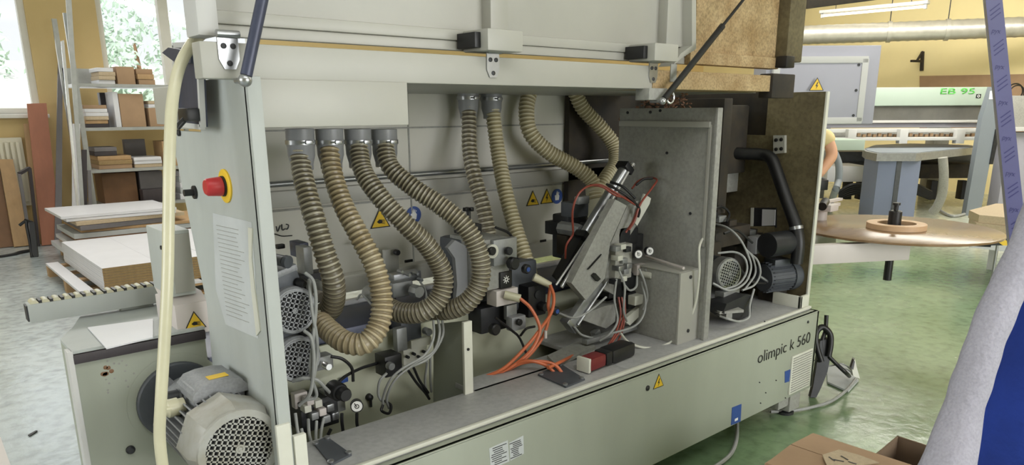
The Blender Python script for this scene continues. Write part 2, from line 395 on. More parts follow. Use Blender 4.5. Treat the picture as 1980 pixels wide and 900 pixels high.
# the sunlit yard and bank beyond the windows
b = MB(); b.prism([(-14, YW + .4, -.3), (-14, 16, .2), (-14, 22, 1.9), (-14, 34, 3.4), (-14, 34, -1), (-14, YW + .4, -1)], (44, 0, 0)); o = b.build('bank', 'bank'); struct(o)
def crown_mesh(name, c, r, n, parent=None, m='leaf', sz=.16):
    b = MB()
    for i in range(n):
        a = RND.uniform(0, 2 * PI); h = RND.uniform(-1, 1); q = math.sqrt(1 - h * h) * RND.uniform(.55, 1) ; rr = r * RND.uniform(.6, 1.05)
        p = Vector(c) + Vector((math.cos(a) * q, math.sin(a) * q, h * .8)) * rr
        s_ = sz * RND.uniform(.6, 1.3); e1 = Vector((RND.uniform(-1, 1), RND.uniform(-1, 1), RND.uniform(-1, 1))).normalized(); e2 = e1.orthogonal().normalized()
        b.face([b.bm.verts.new(p + e1 * s_), b.bm.verts.new(p + e2 * s_ * .5), b.bm.verts.new(p - e1 * s_), b.bm.verts.new(p - e2 * s_ * .5)])
    return b.build(name, m, parent, flat=True)
TREES = [(1.0, 24, 1.6, 1.6, 'pale bushy tree on the bank seen through the left window', .0), (2.2, 27, 2.4, 1.9, 'broad leafy tree high on the bank in the first window', 0),
         (5.2, 25, 2.9, 1.5, 'rounded tree standing on the bank beyond the rack window', 0), (7.3, 28, 3.2, 1.9, 'tall leafy tree behind the window mullion', 0),
         (3.9, 16.5, 1.0, 1.0, 'low shrub close outside the rack window', 0), (0.6, 15.2, .9, .8, 'low shrub close outside the left window', 0)]
for x, y, z, r, lb, _ in TREES:
    g = (y - 16) * .28 + .2 if y < 22 else 1.9 + (y - 22) * .125
    t = thing('shrub' if r < 1.2 else 'tree', lb, 'tree' if r >= 1.2 else 'shrub', (x, y, g), 'greenery outside the windows')
    k = MB(); k.tube([(x, y, g - .1), (x + .06, y, (g + z) / 2), (x, y, z + r * .3)], .09, 8, rf=lambda q: 1.2 - .7 * q); k.build('trunk', 'board_brown', t)
    crown_mesh('crown', (x, y, z + r * .45), r, 420, t)
# the gallery of the wall: batten, radiator, board
b = MB(); b.box((w1[0], YW - .09, .42), (PY(52, 340, YW).x, YW - .03, 1.22), .01)
x = w1[0] + .03; xe = PY(52, 340, YW).x
while x < xe - .04:
    b.box((x, YW - .125, .47), (x + .035, YW - .06, 1.17), .008); x += .055
rd = thing('radiator', 'cream ribbed radiator on the wall under the left window', 'radiator', ((w1[0] + xe) / 2, YW - .1, .42))
b.build('panel_body', 'radiator', rd)
b = MB(); b.cyl((xe - .1, YW - .06, .42), (xe - .1, YW - .06, .0), .012); b.cyl((xe - .1, YW - .06, .1), (xe + .6, YW - .04, .1), .012); b.build('pipe', 'radiator', rd)

# ------------------------------------------------------------------ hall to the right: duct, lamp, wall fittings
a_, c_ = PZ(1500, 70, 2.72), PZ(2060, 49, 2.72)
dk = thing('ventilation_duct', 'silver spiral ventilation duct running along the pale yellow wall', 'duct', (a_ + c_) / 2)
L = (c_ - a_).length; n = int(L / .045)
b = MB(); b.lathe(a_, c_ - a_, [(L * i / n, .15 + (.006 if i % 3 == 0 else 0)) for i in range(n + 1)], 28); b.build('duct_pipe', 'duct', dk, angle=20)
for q in (.42, .62, .98):
    p = a_ + (c_ - a_) * q; b = MB(); b.annulus(p - (c_ - a_).normalized() * .03, c_ - a_, .15, .168, .06); b.build('collar', 'duct', dk)
    b = MB(); b.cyl(p + Vector((0, 0, .16)), (p.x, p.y, ZC), .008, 8); b.build('hanger_rod', 'dark', dk)
la, lb = PZ(1586, 31, 3.05), PZ(1795, 12, 3.05); lm = (la + lb) / 2; ld = (lb - la).normalized()
lt = thing('tube_lamp', 'long lit fluorescent tube lamp hung in front of the silver duct', 'lamp', lm)
b = MB(); b.bar(la + Vector((0, 0, .06)), lb + Vector((0, 0, .06)), .13, .05, bev=.008); b.build('lamp_housing', 'cab_frame', lt)
M['tube'] = emis('tube_glow', (255, 250, 235), 3.0)
b = MB(); b.cyl(la + ld * .05, lb - ld * .05, .02, 14); b.build('fluorescent_tube', 'tube', lt)
for p in (la + ld * .02, lb - ld * .06):
    b = MB(); b.bar(p, p + ld * .04, .06, .07); b.build('end_cap', 'cab_frame', lt)
for q in (.15, .85):
    p = la + (lb - la) * q; b = MB(); b.cyl(p + Vector((0, 0, .08)), (p.x, p.y, ZC), .006, 6); b.build('hanger_rod', 'dark', lt)
# dark overhead cable tray behind the hood corner
a_, c_ = PD(1535, 8, 6.0), PD(1700, -12, 6.6)
b = MB(); b.bar(a_, c_, .25, .10, bev=.01); o = tag(b.build('cable_tray', 'dirt'), 'dark overhead cable tray above the tube lamp', 'cable tray')
# wall bracket and wall board
kb = thing('wall_bracket', 'small dark angle bracket fixed to the pale yellow wall', 'bracket', PX(1783, 135, XW - .05))
p0, p1, p2 = PX(1784, 100, XW - .03), PX(1782, 137, XW - .03), PX(1762, 118, XW - .35)
b = MB(); b.bar(p0, p1, .05, .05); b.build('upright', 'dirt', kb)
b = MB(); b.bar((p0 + p1) / 2, p2, .04, .04); b.bar(p0, (p2 + (p0 + p1) / 2) / 2, .03, .03); b.build('arm', 'dirt', kb)
b = MB(); b.plateX([(1778, 147), (2010, 143), (2010, 260), (1778, 260)], XW - .03, .025); tag(b.build('wall_board', 'cardboard'), 'long brown board fixed along the pale yellow wall behind the mint saw', 'board')

# ------------------------------------------------------------------ the edge banding machine
X0, X1, YF, YR, ZD = 0.656, 3.41, 1.624, 2.62, 0.548
MC = thing('edge_banding_machine', 'long grey edge banding machine with raised hood, open side and corrugated suction hoses', 'machine', (2.0, 2.1, 0))
def part(b, name, m, parent=None, **k): return b.build(name, m, parent or MC, **k)
ZP = 0.532
# base: front panel with a folded top flange, ends, feet
b = MB(); b.box((X0 - .02, YF, .13), (X1, YF + .02, ZP), .004); b.box((X0 - .02, YF, ZP - .008), (X1, YF + .05, ZP), .003)
b.box((X1 - .02, YF, .13), (X1, YR, ZP), .003); b.box((X0 - .02, YF + .02, .13), (X1 - .02, YR, .15)); b.box((X0, YR - .02, .13), (X1, YR, ZP))
base = part(b, 'base_cabinet', 'paint_green')
t = text_mb('olimpic k 560', PY(1465, 704, YF - .0015), (1, 0, 0), (0, 0, 1), .056, .001, width=PY(1566, 657, YF).x - PY(1465, 704, YF).x, bold=-.008)
o = part(t, 'lettering', 'black', base, flat=True)
b = MB(); g0, g1 = PY(1530, 690, YF), PY(1562, 745, YF)      # louvred vent
b.box((g0.x, YF - .008, g1.z), (g1.x, YF, g0.z), .002); b.mi = 1
n = 15
for i in range(n):
    z = g1.z + .012 + (g0.z - g1.z - .024) * i / (n - 1); b.box((g0.x + .01, YF - .011, z - .0022), (g1.x - .012, YF - .007, z + .0022))
part(b, 'vent_grille', ['edge', 'paint_dirty'], base)
for pts, mm in (([(1518, 719), (1529, 715), (1529, 737), (1518, 741)], 'blue'), ([(1416, 789), (1434, 782), (1432, 816), (1414, 823)], 'blue')):
    b = MB(); b.plateY(pts, YF - .002, .002); part(b, 'blue_sticker', mm, base)
b = MB(); c = PY(1424, 812, YF - .003); b.box((c.x - .012, c.y, c.z - .006), (c.x + .012, c.y + .001, c.z + .006)); part(b, 'sticker_print', 'white', base)
for c in ((1252, 751), (1562, 623), (1468, 740), (1480, 760), (1500, 736), (1470, 780), (1478, 622), (1518, 770)):
    p = PY(*c, YF); r = .011 if c[0] < 1300 else (.007 if c[1] == 623 else .003)
    b = MB(); b.lathe(p + Vector((0, .001, 0)), (0, -1, 0), [(0, r), (.004, r), (.006, r * .6)], 14); part(b, 'screw', 'dark', base)
def plate_labels():
    for q in ([(946, 868), (982, 852), (985, 893), (949, 908)], [(985, 857), (1012, 843), (1013, 878), (987, 892)]):
        b = MB(); b.plateY(q, YF - .001, .001); o = part(b, 'rating_label', 'paper', base)
        b = MB(); p0, p1, p3 = [PY(*q[i], YF - .0015) for i in (0, 1, 3)]
        for k in range(9):
            f = .08 + .1 * k; a = p0.lerp(p3, f); e = p1 + (p3 - p0) * f; s_ = RND.uniform(.0, .25); e_ = RND.uniform(.6, .95)
            b.box((a.x + (e.x - a.x) * s_, a.y, a.z - .0013), (a.x + (e.x - a.x) * e_, a.y + .0008, a.z + .0013))
        part(b, 'label_print', 'dark', o)
plate_labels()
for px_, yy in ((X1 - .12, YF + .07), (X1 - .12, YR - .1), (X0 + .4, YF + .1), (X0 + .4, YR - .1)):
    b = MB(); b.box((px_ - .05, yy - .05, .03), (px_ + .05, yy + .05, .13), .004); b.box((px_ - .14, yy - .04, .06), (px_ - .02, yy + .04, .13), .01)
    b.mi = 1; b.lathe((px_, yy, 0), (0, 0, 1), [(0, .045), (.014, .045), (.02, .02), (.03, .02)], 18); part(b, 'foot', ['paint_dirty', 'dark'])
# deck
b = MB(); b.box((X0 + .02, YF + .042, ZP - .004), (2.02, 1.90, ZD), .005); b.box((2.02, YF + .042, ZP - .004), (X1 - .015, YR, ZD), .005)
b.box((1.45, 1.88, ZP - .004), (2.02, 2.0, ZD), .003)
deck = part(b, 'deck', 'deck')
b = MB(); b.box((X0 + .02, YF + .034, ZD - .010), (X1 - .015, YF + .05, ZD + .003), .004); part(b, 'deck_rim', 'edge', deck)
b = MB(); b.box((X1 - .1, YF + .05, ZD), (X1 - .085, YF + .2, ZD + .06), .002); b.box((X1 - .1, YF + .05, ZD), (X1 - .02, YF + .065, ZD + .06), .002); part(b, 'corner_guard', 'edge', deck)
def deck_plate(pts, z=ZD):
    b = MB(); q = [PZ(x, y, z + .001) for x, y in pts]; b.prism(q, (0, 0, .006)); o = part(b, 'cable_plate', 'motor_dark', deck)
    for p in q:
        c = sum(q, Vector()) / len(q); p = p + (c - p) * .14
        k = MB(); k.lathe(p + Vector((0, 0, .006)), (0, 0, 1), [(0, .009), (.005, .009), (.007, .005)], 12); part(k, 'bolt', 'steel', o)
deck_plate([(1040, 727), (1094, 751), (1131, 736), (1083, 706)]); deck_plate([(606, 860), (632, 848), (680, 882), (640, 902)])
b = MB(); q = [PZ(x, y, ZD) for x, y in ((1058, 694), (1075, 712), (1152, 676), (1132, 660))]; b.prism(q, (0, 0, .014)); part(b, 'raised_plate', 'paint_dirty', deck)
# trough behind the deck: floor, back panel, dividers
b = MB(); b.box((X0 + .02, 1.88, .30), (2.04, 2.24, .32)); part(b, 'trough_floor', 'paint_dirty')
YT = 2.19
zt2 = PY(745, 652, YT).z
b = MB(); b.box((X0 + .02, YT, .15), (2.3, YT + .015, zt2 + .02), .003); tp = part(b, 'trough_panel', 'trough')
b = MB(); b.box((X0 + .02, 1.885, .16), (2.04, 1.90, ZP - .01)); part(b, 'trough_front', 'paint_dirty')
p = PY(613, 740 + 34, YT - .002)
b = MB(); k = PY(716, 770, YT - .012); b.lathe(k + Vector((0, .012, 0)), (0, -1, 0), [(0, .014), (.014, .012), (.018, .006)], 14); b.box((k.x - .004, k.y - .004, k.z - .035), (k.x + .004, k.y + .004, k.z)); part(b, 'key', 'black', tp)
b = MB(); b.plateX([(838, 628), (905, 620), (905, 760), (838, 778)], 1.452, .006); dv = part(b, 'divider', 'paint_green')
a, e = PY(903, 622, 1.885), PY(903, 752, 1.885); b = MB(); b.box((a.x - .018, 1.88, ZD - .05), (a.x + .018, 1.892, a.z), .002)
part(b, 'divider_flange', 'edge', dv); b = MB(); c = PY(905, 676, 1.879); b.lathe(c, (0, -1, 0), [(0, .005), (.003, .005)], 12); part(b, 'bolt', 'dark', dv)
# chain track, its dark top, the slot behind it
zk = .765
b = MB(); b.box((X0 + .02, YT + .03, zk - .10), (X1 - .1, 2.50, zk), .012); trk = part(b, 'chain_track', 'navy')
b = MB(); b.box((X0 + .02, YT + .015, zk - .14), (X1 - .1, YT + .06, zk - .055), .006)
for i in range(28): x = X0 + .15 + i * .09; b.box((x, YT + .005, zk - .12), (x + .03, YT + .02, zk - .07), .003)
part(b, 'track_side', 'dark', trk)
b = MB(); b.box((X0 + .05, 2.51, zk - .04), (3.0, 2.545, zk + .012), .003); part(b, 'support_rail', 'white_board', trk)
# rear wall of sheet panels, its lower flange, the bar in front
zb = .855; XRL = .95
b = MB(); b.box((XRL, 2.60, .86), (X1, 2.612, 1.60)); rw = part(b, 'rear_panel', 'rear_paint_lightened')
b = MB()
for px_ in (PY(792, 300, 2.597), PY(1100, 430, 2.597)): b.box((px_.x - .003, 2.596, .865), (px_.x + .003, 2.60, 1.60))
za = PY(600, 402, 2.597).z; b.box((XRL, 2.595, za - .004), (X1, 2.60, za + .004)); b.box((XRL, 2.592, 1.43), (X1, 2.60, 1.436))
part(b, 'panel_seam', 'paint_dirty', rw)
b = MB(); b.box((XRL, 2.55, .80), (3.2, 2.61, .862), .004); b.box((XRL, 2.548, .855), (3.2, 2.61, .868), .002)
fl = part(b, 'rear_flange', 'rear_paint_lightened')
for c in ((1050, 466), (1078, 478), (690, 470), (790, 505)):
    p = PY(*c, 2.548); b = MB(); b.box((p.x - .02, 2.545, p.z - .006), (p.x + .02, 2.55, p.z + .006), .002); part(b, 'slot', 'black', fl)
a, e = PY(505, 356, 2.53), PY(1200, 311, 2.53); zz = (a.z + e.z) / 2
b = MB(); b.cyl((XRL, 2.53, zz), (3.1, 2.53, zz), .011, 14); part(b, 'guide_bar', 'steel')
b = MB(); b.box((1.0, 2.56, zz - .09), (3.1, 2.60, zz - .03), .004); part(b, 'ledge_strip', 'paint', rw)
# marker scrawl and stickers on the rear panel
def strokes(name, polys, Y, r, m, parent):
    b = MB()
    for q in polys: b.tube([PY(x, y, Y) for x, y in q], r, 6, 4)
    part(b, name, m, parent)
strokes('marker_writing', [[(517, 460), (530, 453), (545, 457), (565, 456)], [(534, 438), (537, 448), (542, 436)], [(545, 434), (546, 445), (551, 443)], [(553, 434), (558, 436), (556, 443), (552, 443)]], 2.597, .0022, 'dark', rw)
def warn_sign(c, s_, r, n, parent, glyph, name='warning_sticker'):
    """yellow triangle, black rim; s_ = side length; r right, n outward"""
    r = Vector(r).normalized(); n = Vector(n).normalized(); u = Vector((0, 0, 1)); u = (u - n * u.dot(n)).normalized(); c = Vector(c)
    h = s_ * .866; tri = lambda k, o: [c + (r * x + u * y) * k + n * o for x, y in ((-s_ / 2, -h / 3), (s_ / 2, -h / 3), (0, 2 * h / 3))]
    b = MB(); b.prism(tri(1, .0005), n * .0008); o = part(b, name, 'black', parent)
    b = MB(); b.prism(tri(.84, .0014), n * .0006); part(b, 'yellow_field', 'yellow', o)
    b = MB(); q = lambda x, y: c + (r * x + u * y) * s_ + n * .0021
    if glyph == 'hand':
        for e in ([(-.17, -.02), (-.05, .08), (.06, .06), (.1, -.02), (.06, -.1), (-.08, -.1)],): b.prism([q(*z) for z in e], n * .0004)
        for k in range(4): b.prism([q(.06, .06 - .045 * k), q(.24, .05 - .06 * k), q(.24, .03 - .06 * k), q(.06, .03 - .045 * k)], n * .0004)
        b.prism([q(-.17, -.02), q(-.1, .03), q(-.08, .01), q(-.14, -.05)], n * .0004)
    else:
        b.prism([q(.03, .28), q(-.1, .0), q(.0, .02), q(-.05, -.2), q(.1, .08), q(.01, .06), q(.09, .28)], n * .0004)
    part(b, 'pictogram', 'black', o); return o
def blue_sign(c, rad, n, parent):
    n = Vector(n); c = Vector(c); b = MB(); b.lathe(c, n, [(0, rad), (.001, rad)], 28); o = part(b, 'mandatory_sticker', 'blue', parent)
    s, u, d = basis(n); s, u = Vector((1, 0, 0)), Vector((0, 0, 1)); b = MB()
    b.prism([c + n * .0012 + (s * x + u * y) * rad for x, y in ((-.35, -.5), (.3, -.5), (.4, .05), (.1, .5), (-.15, .55), (-.2, .2), (-.45, .15))], n * .0006)
    for k in range(3): b.prism([c + n * .0012 + (s * x + u * y) * rad for x, y in ((-.1 + .18 * k, .35), (.0 + .18 * k, .35), (.02 + .18 * k, .72 - .1 * k), (-.06 + .18 * k, .72 - .1 * k))], n * .0006)
    part(b, 'pictogram', 'white', o)
NF = (0, -1, 0); RXP = (1, 0, 0)
for c, g, sz in (((1030, 388), 'hand', .085), ((1057, 384), 'bolt', .085), ((735, 428), 'hand', .095)): warn_sign(PY(*c, 2.597), sz, RXP, NF, rw, g)
for c in ((1077, 380), (800, 416)): blue_sign(PY(*c, 2.597), .037, Vector(NF), rw)
warn_sign(PY(1273, 741, YF), .066, RXP, NF, base, 'bolt')

# end panel (left), faces the outfeed end
b = MB()
poly = [(YF, .05), (YF, 1.575), (1.94, 1.575), (1.94, 1.45), (2.19, 1.45), (2.05, .98), (2.1, .05)]
b.prism([(X0 - .02, y, z) for y, z in poly], (.02, 0, 0)); b.box((X0 - .02, YF - .012, .05), (X0 + .012, YF + .01, 1.575), .003)
ep = part(b, 'end_panel', 'paint_cool')
b = MB(); b.box((X0 - .03, YF - .02, .18), (X0 + .006, YF - .008, .76), .003); b.box((X0 + .012, YF - .02, .18), (X0 + .045, YF - .005, .72), .003); b.box((X0 - .03, YF - .03, .16), (X0 + .09, YF + .02, .19), .003)
part(b, 'stiffener', 'edge', ep)
XP = X0 - .02
def plateXout(pts, th=.001): b = MB(); b.prism([PX(x, y, XP) for x, y in pts], (-th, 0, 0)); return b
o = part(plateXout([(412, 412), (487, 430), (494, 520), (500, 655), (437, 628), (418, 560)]), 'paper_notice', 'paper', ep)
b = MB(); p0 = PX(416, 420, XP - .002); 
for k in range(22):
    a = PX(418 + k * .95, 436 + k * 8.2, XP - .0015); e = PX(470 + k * .7, 447 + k * 8.5, XP - .0015); e = a.lerp(e, RND.uniform(.6, 1))
    b.bar(a, e, .0006, .0012)
part(b, 'notice_print', 'paint_dirty', o)
b = plateXout([(482, 440), (490, 442), (489, 500), (495, 560), (505, 640), (498, 650), (488, 560), (484, 510)], .0035); part(b, 'torn_edge', 'edge', o)
b = MB(); b.lathe(PX(437, 360, XP), (-1, 0, 0), [(0, .041), (.004, .041), (.006, .036)], 32); es = part(b, 'emergency_stop', 'yellow', ep)
b = MB(); c = PX(437, 360, XP); b.lathe(c, (-1, 0, 0), [(0, .017), (.012, .017), (.012, .023), (.016, .0235), (.045, .021), (.05, .017)], 24); part(b, 'red_button', 'red', es)
b = MB(); b.lathe(c, (-1, 0, 0), [(0, .025), (.010, .025), (.012, .02)], 24); part(b, 'collar', 'black', es)
b = MB(); c = PX(378, 372, XP); b.lathe(c, (-1, 0, 0), [(0, .018), (.006, .018), (.006, .009), (.03, .009)], 16); part(b, 'stud', 'dark', ep)
for c in ((387, 169), (348, 257)):
    b = MB(); b.lathe(PX(*c, XP), (-1, 0, 0), [(0, .009), (.006, .009), (.008, .005)], 12); part(b, 'screw', 'dark', ep)
# side guard window at the back of the end panel
XG = X0 - .06
b = MB(); q = [PX(x, y, XG) for x, y in ((338, 88), (384, 86), (392, 246), (346, 240))]; b.prism(q, (.012, 0, 0)); sg = part(b, 'side_guard', 'smoke', ep)
b = MB()
for i in range(4): b.bar(q[i], q[(i + 1) % 4], .012, .012)
b.bar(PX(380, 88, XG), PX(392, 246, XG), .008, .008); part(b, 'guard_frame', 'cab_frame', sg)
b = MB(); c = PX(365, 222, XG - .02); b.cbox(c, (.03, .07, .03), (0, 1, 0), bev=.005); b.cyl(c, c + Vector((-.03, 0, -.03)), .007); part(b, 'latch', 'black', sg)
b = MB(); q = [PX(x, y, XG - .03) for x, y in ((313, 102), (325, 92), (350, 96), (372, 100), (368, 122), (340, 122))]; b.prism(q, (.05, 0, 0)); part(b, 'rubber_flap', 'smoke', sg)

# top beam: clean part and dusty part; box below with the hose outlets
XB0, XBM, XB1 = PY(389, 120, YF).x, PY(1262, 150, YF).x, PY(1532, 160, YF).x
ZB0, ZB1 = 1.568, 1.643
b = MB(); b.box((XB0, YF, ZB0), (XBM, YF + .05, ZB1), .004); b.box((X0 + .03, YF + .04, ZB0), (XBM, 1.80, ZB1), .002); beam = part(b, 'top_beam', 'paint')
b = MB(); b.box((XBM + .001, YF, ZB0), (XB1 - .1, 1.80, ZB1 - .012), .004); db = part(b, 'dusty_beam', 'paint_dusty')
b = MB(); b.box((PY(1490, 150, YF).x, YF - .012, ZB0 - .025), (XB1, YF + .05, ZB1 - .004), .006); part(b, 'beam_end_block', 'dirt', db)
b = MB(); b.prism([(X0 + .03, 1.79, ZB0), (XB1, 1.79, ZB0), (XB1, 2.62, ZB0), (XRL, 2.62, ZB0), (X0 + .10, 2.0, ZB0)], (0, 0, .045)); part(b, 'roof_plate', 'paint', beam)
p = PY(789, 200, YF - .004)
b = MB(); b.box((X0 + .004, YF - .004, 1.465), (p.x, 2.4, 1.57), .003); hb = part(b, 'suction_box', 'paint')
# hood, opened upwards
YH = YF + .06; ZH0 = PY(500, 74, YH).z; ZHT = 2.35
xh = [PY(412, 30, YH).x, PY(500, 30, YH).x, PY(958, 60, YH).x, PY(1300, 90, YH).x, PY(1345, 60, YH).x, PY(1500, 100, YH).x, PY(1534, 60, YH).x]
zs1, zs2 = PY(500, 51, YH).z, PY(500, 25, YH).z
b = MB(); b.box((xh[0] - .02, YH + .006, ZH0), (xh[4], YH + .03, zs1), .004); b.box((xh[0] - .02, YH, zs1), (xh[4], YH + .05, zs2), .006); b.box((xh[0] - .02, YH + .02, zs2), (xh[4], YH + .05, ZHT), .003)
hd = part(b, 'hood', 'paint')
b = MB(); b.box((xh[0] - .045, YH - .03, ZH0 - .004), (xh[0] + .0, YH + .05, ZHT), .006); part(b, 'hood_end_cheek', 'cab_frame', hd)
for x, wd in ((xh[2], .055), (xh[3], .1)):
    b = MB(); b.box((x - wd * .6, YH - .02, zs2), (x + wd * .6, YH + .03, ZHT), .006); part(b, 'hood_rib', 'paint', hd)
def hinge(x, blk=True):
    if blk:
        b = MB(); b.box((x - .055, YH - .11, ZB1 + .012), (x + .07, YH + .0, ZB1 + .068), .005); k = part(b, 'hinge_block', 'paint', hd)
        b = MB(); b.box((x - .075, YH - .08, ZB1 + .02), (x - .055, YH, ZB1 + .06), .002); part(b, 'stop_pad', 'black', hd)
    b = MB(); z0, z1 = ZB1 - .055, ZB1 + .022; y = YF - .004
    pr = [(-.022, z1), (.022, z1), (.022, z0 + .02), (.012, z0), (-.012, z0), (-.022, z0 + .02)]
    b.prism([(x + dx, y, z) for dx, z in pr], (0, .004, 0)); h = part(b, 'hinge', 'steel', beam)
    for dx, dz in ((-.01, ZB1 - .008), (.01, ZB1 - .008), (0, z0 + .012)): b = MB(); b.lathe((x + dx, y, dz), NF, [(0, .006), (.002, .006), (.003, .003)], 12); part(b, 'screw', 'dark', h)
    b = MB(); b.cyl((x - .024, y - .004, ZB1 + .016), (x + .024, y - .004, ZB1 + .016), .008, 12); part(b, 'hinge_barrel', 'steel', h)
hinge(PY(442, 110, YF).x, False); hinge(PY(952, 130, YF).x); hinge(PY(1262, 140, YF).x); 
b = MB(); x = PY(1302, 140, YF).x; b.box((x - .02, YF - .004, ZB1 - .05), (x + .015, YF, ZB1 + .01), .003); part(b, 'strap_hinge', 'paint_dirty', beam)
# dusty section of the hood at the infeed end
b = MB(); b.box((xh[4], YH, ZH0 + .04), (xh[5], YH + .04, ZHT), .004); b.box((xh[4] - .05, YH - .02, ZH0), (xh[5], YH + .03, ZH0 + .045), .006); dh = part(b, 'dusty_hood', 'paint_dusty', hd)
b = MB(); q = [PY(x, y, YH - .06) for x, y in ((1338, -40), (1346, -40), (1346, 95), (1322, 110), (1300, 128), (1316, 104), (1338, 88))]; b.prism(q, (0, .06, 0)); part(b, 'gusset', 'paint', hd)
b = MB(); b.box((xh[5], YH - .05, ZH0 + .03), (xh[6], YH + .03, ZHT), .006); part(b, 'hood_end_post', 'paint_brown', hd)
b = MB(); b.box((xh[5] - .03, YH - .07, ZH0 + .004), (xh[5] + .035, YH - .02, ZH0 + .05), .004); part(b, 'stop_pad', 'black', hd)
# gas struts
def strut(a, e, r1, r2, f):
    a = Vector(a); e = Vector(e); m = a.lerp(e, f); b = MB(); b.cyl(a, m, r1, 18); s_ = part(b, 'gas_strut', 'navy' if f > .9 else 'black')
    d = (e - a).normalized(); b = MB(); b.lathe(m, d, [(0, r1 * 1.05), (.02, r1 * 1.05), (.025, r2), ((e - m).length, r2)], 16); part(b, 'rod', 'black', s_)
    b = MB(); b.ball(a - d * .01, r1 * 1.15); b.cyl(a - d * .01 + Vector((0, -.002, 0)), a - d * .01 + Vector((0, .05, 0)), .006); part(b, 'ball_joint', 'steel', s_)
a, e = PY(476, 146, 1.57), PY(507, 0, 1.57); strut(a, e + (e - a) * 1.2, .0125, .006, .97)
a, e = PY(1284, 192, 1.58), PY(1437, 0, 1.58); strut(a, e + (e - a) * .4, .011, .0055, .49)
b = MB(); c = PY(1284, 185, 1.60); b.box((c.x - .08, 1.6, c.z - .015), (c.x + .02, 1.66, ZB0 + .002), .003); part(b, 'strut_bracket', 'paint_dirty', db)
b = MB(); b.torus(c + Vector((.035, .0, -.005)), (0, 1, 0), .02, .003); part(b, 'wire_loop', 'chrome', db)

# ------------------------------------------------------------------ corrugated suction hoses
def resample(pts, ds):
    pts = catmull(pts, 14); out = [pts[0]]; acc = 0.0
    for a, b_ in zip(pts, pts[1:]):
        l = (b_ - a).length; t = ds - acc
        while t <= l and l > 0: out.append(a.lerp(b_, t / l)); t += ds
        acc = (acc + l) % ds
    return out
def hose(path, R0, R1, mats, pitch, cuff=True, clampz=None, name='suction_hose'):
    pts = [PY(x, y, Y) for x, y, Y in path]
    P = resample(pts, pitch / 6); b = MB(); prof = (1.0, 1.0, .95, .87, .87, .95); prev = None; n = 22
    for i, (p, (t, nn, bb)) in enumerate(zip(P, frames(P))):
        f = i / (len(P) - 1); r = (R0 + (R1 - R0) * f) * prof[i % 6]
        rg = b.ring(p, nn, bb, r, n)
        if prev:
            b.mi = 0 if i % 6 in (1, 2) else 1
            for k in range(n): b.face((prev[k], prev[(k + 1) % n], rg[(k + 1) % n], rg[k]))
        else: first = rg
        prev = rg
    b.face(first[::-1]); b.face(prev)
    h = part(b, name, mats, angle=60)
    if cuff:
        c = pts[0]; b = MB(); k = R0 / .031
        b.lathe(c + Vector((0, 0, .02)), (0, 0, -1), [(0, .043 * k), (.05, .043 * k), (.055, .0415 * k), (.08, .041 * k), (.108, .034 * k), (.122, .034 * k)], 28); cu = part(b, 'hose_cuff', 'cuff', h)
        b = MB(); z = c.z - .020; b.annulus((c.x, c.y, z - .007), (0, 0, 1), .042 * k, .0455 * k, .013); b.cbox((c.x + .005, c.y - .046 * k, z), (.022, .012, .012), bev=.002); b.cyl((c.x - .02, c.y - .047 * k, z), (c.x + .02, c.y - .047 * k, z), .003, 8)
        part(b, 'clamp', 'steel', h)
        b = MB(); b.annulus((c.x, c.y, c.z - .104), (0, 0, 1), R0, R0 * 1.09, .016); part(b, 'lower_clamp', 'chrome', h)
    return h
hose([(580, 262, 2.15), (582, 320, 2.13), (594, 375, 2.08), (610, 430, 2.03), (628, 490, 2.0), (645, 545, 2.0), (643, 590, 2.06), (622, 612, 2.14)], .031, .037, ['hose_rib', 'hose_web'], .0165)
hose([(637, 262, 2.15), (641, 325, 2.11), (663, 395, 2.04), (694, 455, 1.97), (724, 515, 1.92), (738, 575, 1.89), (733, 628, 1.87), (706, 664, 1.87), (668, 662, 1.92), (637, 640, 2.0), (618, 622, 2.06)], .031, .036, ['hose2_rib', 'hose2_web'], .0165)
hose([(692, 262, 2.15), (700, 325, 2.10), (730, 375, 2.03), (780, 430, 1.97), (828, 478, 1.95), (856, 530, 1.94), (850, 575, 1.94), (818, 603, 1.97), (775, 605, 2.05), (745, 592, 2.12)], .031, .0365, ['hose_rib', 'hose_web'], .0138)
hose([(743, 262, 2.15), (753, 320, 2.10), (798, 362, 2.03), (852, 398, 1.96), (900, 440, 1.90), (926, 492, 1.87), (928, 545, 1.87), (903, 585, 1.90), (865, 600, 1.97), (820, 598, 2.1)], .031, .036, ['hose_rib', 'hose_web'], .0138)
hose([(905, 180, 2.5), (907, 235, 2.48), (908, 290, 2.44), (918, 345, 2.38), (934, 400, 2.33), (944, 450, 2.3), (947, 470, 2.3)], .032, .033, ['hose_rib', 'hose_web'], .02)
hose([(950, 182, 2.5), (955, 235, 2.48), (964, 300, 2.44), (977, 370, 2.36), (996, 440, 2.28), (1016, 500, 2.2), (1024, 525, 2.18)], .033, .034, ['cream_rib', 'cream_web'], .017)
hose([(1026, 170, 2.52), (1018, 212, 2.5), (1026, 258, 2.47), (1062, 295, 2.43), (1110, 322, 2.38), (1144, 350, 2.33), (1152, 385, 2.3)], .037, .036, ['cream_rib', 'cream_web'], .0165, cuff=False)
hose([(1108, 168, 2.52), (1126, 208, 2.5), (1160, 245, 2.46), (1186, 280, 2.42), (1190, 315, 2.38), (1170, 348, 2.34), (1150, 385, 2.32)], .037, .036, ['cream_rib', 'cream_web'], .0165, cuff=False)
